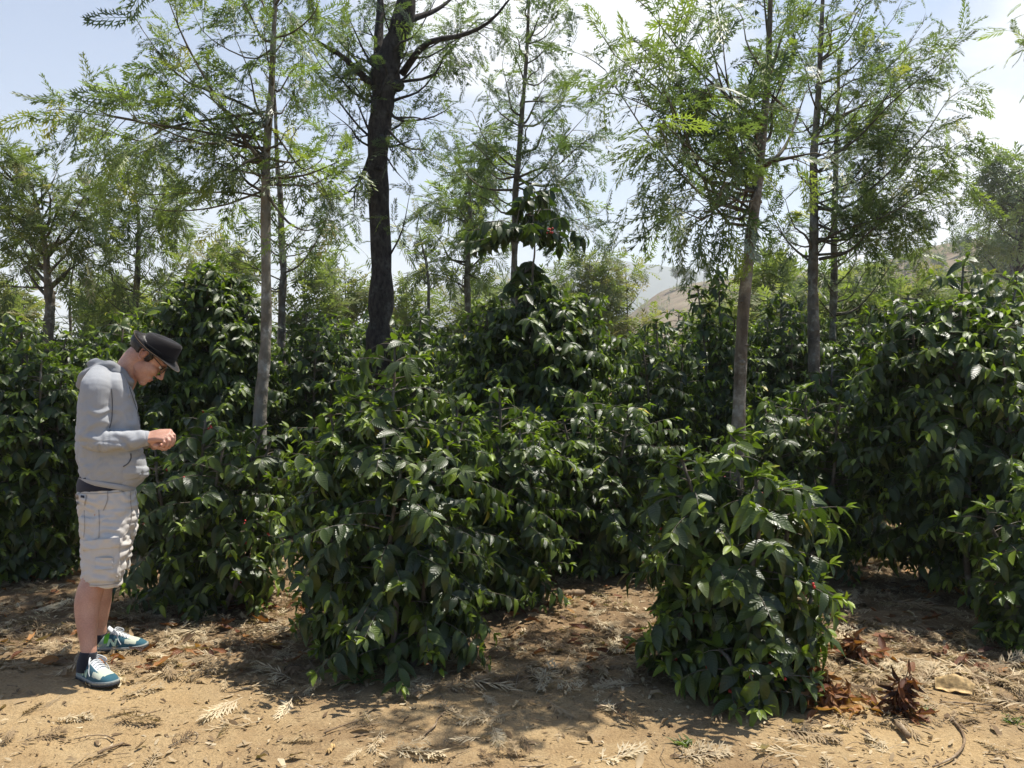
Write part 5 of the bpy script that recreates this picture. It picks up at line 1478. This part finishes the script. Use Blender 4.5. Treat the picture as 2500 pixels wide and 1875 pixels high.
    g.loft(hr_, caps=False); g.obj('hem', M['fleece'], ho)
    # hood lying on the back and round the neck
    b = Geo()
    tube_pts(b, [A7(655, 540, -.045), A7(640, 490, -.085), A7(575, 430, -.112), A7(500, 395, -.118), A7(420, 382, -.09), A7(375, 385, 0), A7(420, 382, .09), A7(500, 395, .118), A7(575, 430, .112), A7(640, 490, .085), A7(655, 540, .045)],
             [.014, .024, .030, .034, .038, .042, .038, .034, .030, .024, .014], 16, 60)
    tube_pts(b, [A7(505, 420, -.11), A7(400, 420, -.12), A7(320, 455, -.08), A7(290, 480, 0), A7(320, 455, .08), A7(400, 420, .12), A7(505, 420, .11)], [.025, .032, .034, .036, .034, .032, .025], 16, 50)
    tube_pts(b, [A7(420, 440, -.06), A7(330, 470, -.04), A7(272, 530, 0)], [.05, .05, .030], 16, 24)
    tube_pts(b, [A7(420, 440, .06), A7(330, 470, .04), A7(272, 530, 0)], [.05, .05, .030], 16, 24)
    V, N, Q, T = remeshed(b, .0065, 4)
    wob = noise3(V * 12, 41)
    V = V + N * (.0055 * np.sin(V[:, 0] * 34 - V[:, 2] * 46 + wob * 8) + .008 * (noise3(V * 10, 42) - .5))[:, None]
    g = Geo(); g.add(V, Q, T if len(T) else None); g.obj('hood', M['fleece_dark'], ho)
    # surface details, laid on by casting from where they are seen
    camv = Vector((0, 0, EYE))
    def on(bvh, p, off=.003):
        d = (Vector(p.tolist()) - camv).normalized(); h = bvh.ray_cast(camv, d, 20)
        if h[0] is None: return None
        return np.array(h[0] - d * off)
    def trace(bvh, A, pts, rad, name, mat, par, off=.001, n=26):
        c = [on(bvh, p, off) for p in resample(np.array([A(*q_) for q_ in pts]), n)]
        c = np.array([k for k in c if k is not None])
        if len(c) < 3: return None
        g = Geo(); g.tubes(c, np.full(len(c), rad), 6); return g.obj(name, M[mat], par)
    def patch(bvh, A, quad, nu, nv, off, thick, name, mat, par, wr=0.0, seed=0):
        q0 = [np.array(A(*k)) for k in quad]; rows = []
        for i in range(nv):
            v = i / (nv - 1); row = []
            for j in range(nu):
                t_ = j / (nu - 1)
                p = (q0[0] * (1 - t_) + q0[1] * t_) * (1 - v) + (q0[3] * (1 - t_) + q0[2] * t_) * v
                h = on(bvh, p, off)
                row.append(h if h is not None else p)
            rows.append(row)
        top = np.array(rows)
        # keep the sheet smooth
        for _ in range(3): top[1:-1, 1:-1] = .5 * top[1:-1, 1:-1] + .125 * (top[:-2, 1:-1] + top[2:, 1:-1] + top[1:-1, :-2] + top[1:-1, 2:])
        vw = nrm(top - np.array(camv))
        if wr: top = top - vw * (wr * (noise3(top * np.array((22, 22, 46)), seed)[..., None] - .5))
        bot = top + vw * thick
        g = Geo(); i = np.arange(nv - 1)[:, None]; j = np.arange(nu - 1)[None]
        q = np.stack((i * nu + j, (i + 1) * nu + j, (i + 1) * nu + j + 1, i * nu + j + 1), -1).reshape(-1, 4); m = nu * nv
        rim = list(range(nu)) + [k * nu + nu - 1 for k in range(1, nv)] + [(nv - 1) * nu + k for k in range(nu - 2, -1, -1)] + [k * nu for k in range(nv - 2, 0, -1)]
        rq = [(rim[k], rim[(k + 1) % len(rim)], rim[(k + 1) % len(rim)] + m, rim[k] + m) for k in range(len(rim))]
        g.add(np.concatenate((top.reshape(-1, 3), bot.reshape(-1, 3))), np.concatenate((q, q[:, ::-1] + m, np.array(rq))))
        return g.obj(name, M[mat], par)
    trace(hb, A7, [(662, 1085), (662, 1125), (640, 1165), (600, 1192)], .0035, 'pocket_opening', 'seam', ho)
    trace(hb, A7, [(668, 1060), (700, 1062), (728, 1080)], .0028, 'pocket_seam', 'fleece', ho)
    trace(hb, A7, [(648, 545), (680, 640), (712, 740), (735, 850)], .0028, 'zipper', 'seam', ho)
    trace(hb, A7, [(633, 520), (640, 570), (650, 625)], .0045, 'drawstring', 'fleece', ho, .004)
    trace(hb, A7, [(505, 560), (512, 680), (508, 800), (490, 880)], .0022, 'arm_seam', 'seam', ho)
    # ---------------- shirt
    g = Geo(); g.loft([ring(A7, y, xl, xr, hd, 0, tl) for y, xl, xr, hd, tl in ((1275, 250, 670, .14, .06), (1305, 232, 680, .152, .05), (1345, 218, 684, .158, .02), (1385, 220, 684, .160, -.045), (1394, 230, 676, .150, -.045))], caps=False)
    g.obj('shirt', M['navy'], man)
    # ---------------- shorts
    b = Geo()
    b.loft([ring(A8, y, xl, xr, hd, 0, tl) for y, xl, xr, hd, tl in ((42, 208, 650, .155, .0), (70, 200, 664, .162, 0), (130, 194, 672, .168, 0), (200, 206, 674, .172, 0), (280, 216, 668, .175, 0), (350, 225, 655, .17, 0), (400, 235, 640, .15, 0))])
    b.loft([ring(A8, y, xl, xr, hd, dy, 0) for y, xl, xr, hd, dy in ((250, 216, 610, .105, -.075), (330, 219, 618, .112, -.082), (420, 224, 612, .116, -.09), (520, 229, 596, .116, -.10), (620, 233, 580, .115, -.11), (700, 237, 560, .114, -.12), (750, 236, 542, .112, -.126), (784, 235, 528, .108, -.13))])
    b.loft([ring(A8, y, xl, xr, hd, dy, 0) for y, xl, xr, hd, dy in ((250, 280, 664, .105, .075), (340, 290, 664, .11, .085), (440, 296, 640, .114, .10), (540, 300, 620, .114, .115), (610, 300, 608, .112, .125), (648, 300, 602, .108, .13))])
    V, N, Q, T = remeshed(b, .005, 2)
    wob = noise3(V * 10, 51)
    amp = .3 + .9 * noise3(V * np.array((9, 6, 7)), 54)
    disp = .0042 * np.sin(V[:, 2] * 95 + V[:, 0] * 18 + wob * 14) * amp + .011 * (noise3(V * np.array((12, 8, 20)), 52) - .5) + .005 * (noise3(V * np.array((28, 20, 55)), 53) - .5)
    rdg = (1 - np.abs(2 * noise3(V * np.array((8, 6, 26)) + 3, 55) - 1)) ** 5
    rdg2 = (1 - np.abs(2 * noise3(np.stack((V[:, 0] * 14 + V[:, 2] * 20, V[:, 1] * 8, V[:, 2] * 22 - V[:, 0] * 16), -1), 56) - 1)) ** 4
    disp = disp - .0055 * rdg - .0045 * rdg2
    V = V + N * disp[:, None]
    g = Geo(); g.add(V, Q, T if len(T) else None); sh = g.obj('shorts', M['khaki'], man)
    sb = BVHTree.FromPolygons([Vector(v) for v in V], Q.tolist())
    D = -.1
    pk = patch(sb, A8, ((252, 492, D), (528, 470, D), (536, 735, D), (258, 742, D)), 26, 24, .015, .018, 'cargo_pocket', 'khaki', sh, .010, 61)
    patch(sb, A8, ((248, 430, D), (530, 405, D), (534, 478, D), (250, 505, D)), 26, 10, .022, .010, 'pocket_flap', 'khaki', pk, .007, 62)
    patch(sb, A8, ((345, 556, D), (478, 556, D), (476, 640, D), (342, 652, D)), 16, 12, .024, .006, 'patch_pocket', 'khaki', pk, .012, 63)
    patch(sb, A8, ((196, 78, D), (278, 88, D), (264, 168, D), (206, 158, D)), 14, 12, .008, .006, 'back_pocket_flap', 'khaki', sh, .004, 64)
    patch(sb, A8, ((236, 88, D), (264, 92, D), (262, 110, D), (234, 106, D)), 5, 5, .013, .003, 'label', 'navy', sh)
    for pts, nm, r in (([(438, 62), (436, 130), (405, 205)], 'side_pocket_seam', .0024), ([(608, 60), (612, 150), (620, 230), (600, 330), (560, 400)], 'fly_seam', .0026), ([(645, 60), (664, 160), (660, 300)], 'front_seam', .0022),
                       ([(372, 200), (376, 320), (372, 410)], 'leg_seam', .0016), ([(262, 200), (266, 320), (258, 410)], 'leg_seam', .0016), ([(236, 756), (330, 764), (430, 762), (526, 748)], 'hem_seam', .0018), ([(206, 72), (330, 78), (440, 72), (560, 62)], 'waistband_seam', .0018)):
        trace(sb, A8, [(x, y, D) for x, y in pts], r, nm, 'khaki_seam', sh, .0012)
    for (x, y) in ((505, 700), (262, 500)):
        h = on(sb, A8(x, y, D), .016); g = Geo(); g.ellipsoid(h, (.006, .003, .006), seg=10, rings=6); g.obj('button', M['button'], sh)
    g = Geo(); hh = on(sb, A8(530, 52, D), .004)
    # ---------------- socks and shoes
    g = Geo(); g.tubes(resample([A8(297, 1262, -.245), A8(292, 1300, -.248), A8(280, 1350, -.25), A8(278, 1400, -.25)], 14), np.interp(np.linspace(0, 1, 14), (0, .1, .5, 1), (.0385, .040, .043, .045)), 20); g.obj('sock', M['sock'], man)
    g = Geo(); g.tubes(resample([A8(377, 1118, .185), A8(374, 1160, .188), A8(366, 1210, .19), A8(362, 1250, .19)], 14), np.interp(np.linspace(0, 1, 14), (0, .1, .5, 1), (.0385, .041, .045, .046)), 20); g.obj('sock', M['sock'], man)
    def shoe(heel, yaw, L, side, roll=0.0, pitch=0.0):
        sc = L / .30; cy_, sy_ = math.cos(yaw), math.sin(yaw)
        R = np.array(((cy_, -sy_, 0), (sy_, cy_, 0), (0, 0, 1)))
        cp, sp_ = math.cos(pitch), math.sin(pitch); R = R @ np.array(((cp, 0, -sp_), (0, 1, 0), (sp_, 0, cp)))
        cr, sr = math.cos(roll), math.sin(roll); R = R @ np.array(((1, 0, 0), (0, cr, -sr), (0, sr, cr)))
        W = lambda p: heel + (np.asarray(p, float) * sc) @ R.T
        xs = np.array((0, .008, .02, .04, .07, .10, .125, .15, .18, .21, .24, .265, .285, .297, .302))
        ztp = np.array((.060, .086, .092, .090, .087, .100, .106, .097, .083, .071, .062, .055, .046, .036, .026))
        hwp = np.array((.012, .024, .031, .034, .035, .037, .040, .044, .048, .0495, .048, .043, .034, .022, .008))
        nx, na = 74, 44
        X = np.linspace(0, .302, nx); zt = np.interp(X, xs, ztp); hw = np.interp(X, xs, hwp); zt = np.convolve(np.pad(zt, 2, 'edge'), np.ones(5) / 5, 'valid'); hw = np.convolve(np.pad(hw, 2, 'edge'), np.ones(5) / 5, 'valid')
        cv = .006 * np.sin(X / .3 * math.pi) * side
        a = np.linspace(0, math.pi, na)
        ca, sa = np.cos(a), np.sin(a)
        yy = np.sign(ca) * np.abs(ca) ** .75; zz = np.abs(sa) ** .8
        Yq = hw[:, None] * yy[None] + cv[:, None]; Zq = .020 + (zt[:, None] - .020) * zz[None]
        pts = np.stack((np.broadcast_to(X[:, None], Yq.shape), Yq, Zq), -1)
        i = np.arange(nx - 1)[:, None]; j = np.arange(na - 1)[None]
        q = np.stack((i * na + j, i * na + j + 1, (i + 1) * na + j + 1, (i + 1) * na + j), -1).reshape(-1, 4)
        fx = (X[:-1] + X[1:]) / 2; fh = (zz[:-1] + zz[1:]) / 2
        FX, FH = np.broadcast_to(fx[:, None], (nx - 1, na - 1)), np.broadcast_to(fh[None], (nx - 1, na - 1))
        mi = np.full(FX.shape, 0)                                  # 0 teal 1 navy 2 grey 3 lime 4 cream 5 white
        mi[(FX < .035) & (FH < .8)] = 1; mi[(FX < .05) & (FH >= .72)] = 5
        mi[(FX >= .035) & (FX < .085)] = 2
        mi[(FX > .072) & (FX < .098) & (FH > .35)] = 3
        mi[(FX > .098) & (FX < .20) & (FH > .90)] = 5
        mi[(FX > .185) & (FX < .25) & (FH > .42 + (FX - .185) * 2) & (FH < .80 + (FX - .185) * 3)] = 4
        mi[(FX > .20) & (FX < .255) & (FH > .90)] = 4
        g = Geo(); g.add(W(pts.reshape(-1, 3)), q)
        g.QM = [mi.reshape(-1)]
        bottom = [(0, 0, .02)]
        o = g.obj('shoe', [M['teal'], M['shoe_navy'], M['shoe_grey'], M['lime'], M['cream'], M['shoe_white']], man)
        def outline(k): return np.concatenate((np.stack((X, -(hw + k) + cv, 0 * X), -1), np.stack((X, (hw + k) + cv, 0 * X), -1)[::-1]))
        up = np.interp(np.concatenate((X, X[::-1])), (0, .2, .302), (0, 0, .012))
        g = Geo(); ol = outline(.004); ol[:, 0] = (ol[:, 0] - .15) * 1.015 + .15
        g.loft([W(ol + np.stack((0 * up, 0 * up, up + z), -1)) for z in (.0, .010)]); g.obj('sole', M['rubber'], o)
        g = Geo(); ol = outline(.0025)
        g.loft([W(ol + np.stack((0 * up, 0 * up, up * .9 + z), -1)) for z in (.010, .017, .025)]); g.obj('midsole', M['midsole'], o)
        # tongue
        g = Geo(); tg = []
        for k, (x, z, w) in enumerate(((.150, .092, .020), (.128, .107, .022), (.108, .122, .023), (.096, .134, .022), (.092, .138, .018))):
            v = np.linspace(-1, 1, 9); tp = np.stack((np.full(9, x), v * w, z - .010 * v ** 2), -1)
            tg.append(np.concatenate((tp, (tp - (.004, 0, .004))[::-1])))
        g.loft([W(r_) for r_ in tg]); g.obj('tongue', M['shoe_white'], o)
        # laces
        def top(x): return np.interp(x, X, zt)
        def skin_y(x, z):
            t_ = np.clip((z - .02) / (np.interp(x, X, zt) - .02), 0, 1) ** (1 / .8); return np.interp(x, X, hw) * np.clip(np.cos(np.arcsin(t_)), 0, 1) ** .75
        g = Geo()
        for k, x in enumerate((.118, .135, .152, .169, .186)):
            for s_ in (-1, 1):
                v = np.linspace(-1, 1, 9)
                g.tubes(W(np.stack((x + s_ * .008 * v, .024 * v, top(x) + .004 - .010 * v ** 2), -1)), np.full(9, .0028 * sc), 6)
        for s_ in (-1, 1):                                         # bow loops and ends
            g.tubes(W(resample([(.118, 0, top(.118) + .006), (.125, .020 * s_, top(.118) + .018), (.150, .042 * s_, top(.118) + .004), (.155, .045 * s_, top(.118) - .012), (.135, .030 * s_, top(.118) + .004), (.118, 0, top(.118) + .008)], 26)), np.full(26, .003 * sc), 6)
            g.tubes(W(resample([(.118, 0, top(.118) + .006), (.135, .028 * s_, top(.118) + .006), (.160, .050 * s_, .065), (.172, .053 * s_, .045)], 20)), np.full(20, .0025 * sc), 6)
        g.obj('laces', M['shoe_white'], o)
        # the letter on both flanks
        for s_ in (-1, 1):
            g = Geo()
            def N_(u_, v_): return (.093 + .050 * u_ + .012 * (v_ - .5), .032 + .040 * v_)
            strokes = (((0, 0), (.26, 0), (.26, 1), (0, 1)), ((.0, 1), (.28, 1), (1, 0), (.72, 0)), ((.74, 0), (1, 0), (1, 1), (.74, 1)))
            for si, sq in enumerate(strokes):
                rows = []
                for iv in range(9):
                    v_ = iv / 8; rr = []
                    for iu in range(4):
                        t_ = iu / 3
                        a_ = np.array(sq[0]) * (1 - t_) + np.array(sq[1]) * t_; b_ = np.array(sq[3]) * (1 - t_) + np.array(sq[2]) * t_
                        uu, vv = a_ * (1 - v_) + b_ * v_
                        if s_ == 1: uu = uu
                        x, z = N_(uu, vv); rr.append((x, s_ * (skin_y(x, z) + .0022 + .0003 * si) + .006 * math.sin(x / .3 * math.pi) * side, z))
                    rows.append(rr)
                tp = np.array(rows); bt = tp - (0, .0018 * s_, 0); n_ = 36
                i = np.arange(8)[:, None]; j = np.arange(3)[None]
                q = np.stack((i * 4 + j, i * 4 + j + 1, (i + 1) * 4 + j + 1, (i + 1) * 4 + j), -1).reshape(-1, 4)
                rim = [0, 1, 2, 3] + [k * 4 + 3 for k in range(1, 9)] + [34, 33, 32] + [k * 4 for k in range(7, 0, -1)]
                rq = [(rim[k], rim[(k + 1) % len(rim)], rim[(k + 1) % len(rim)] + n_, rim[k] + n_) for k in range(len(rim))]
                g.add(W(np.concatenate((tp.reshape(-1, 3), bt.reshape(-1, 3)))), np.concatenate((q, q[:, ::-1] + n_, np.array(rq))))
            g.obj('letter', M['mint'], o, smooth=False)
    h1 = ground_at(196, 1652); h2 = ground_at(226, 1592)
    h1[2] += .004; h2[2] += .006
    shoe(h1, math.radians(-33), .295, -1)
    shoe(h2, math.radians(6), .285, 1)
    return man
build_man()
# ------------------------------------------------------------------ the hazy air
def build_haze():
    m, t, out = new_mat('haze')
    v = t.n('ShaderNodeVolumePrincipled')
    v.inputs['Color'].default_value = (0.90, 0.96, 1.0, 1)
    v.inputs['Density'].default_value = 0.0006
    v.inputs['Anisotropy'].default_value = 0.2
    t.link(v.outputs[0], out.inputs['Volume'])
    x, y0, y1, z0, z1 = 7000.0, -5.0, 7600.0, -8.0, 330.0
    x0, x1 = -x, x
    V = [(x0, y0, z0), (x1, y0, z0), (x1, y1, z0), (x0, y1, z0), (x0, y0, z1), (x1, y0, z1), (x1, y1, z1), (x0, y1, z1)]
    g = Geo(); g.add(V, [(0, 3, 2, 1), (4, 5, 6, 7), (0, 1, 5, 4), (1, 2, 6, 5), (2, 3, 7, 6), (3, 0, 4, 7)])
    tag(g.obj('haze', m, smooth=False), kind='stuff')
build_haze()
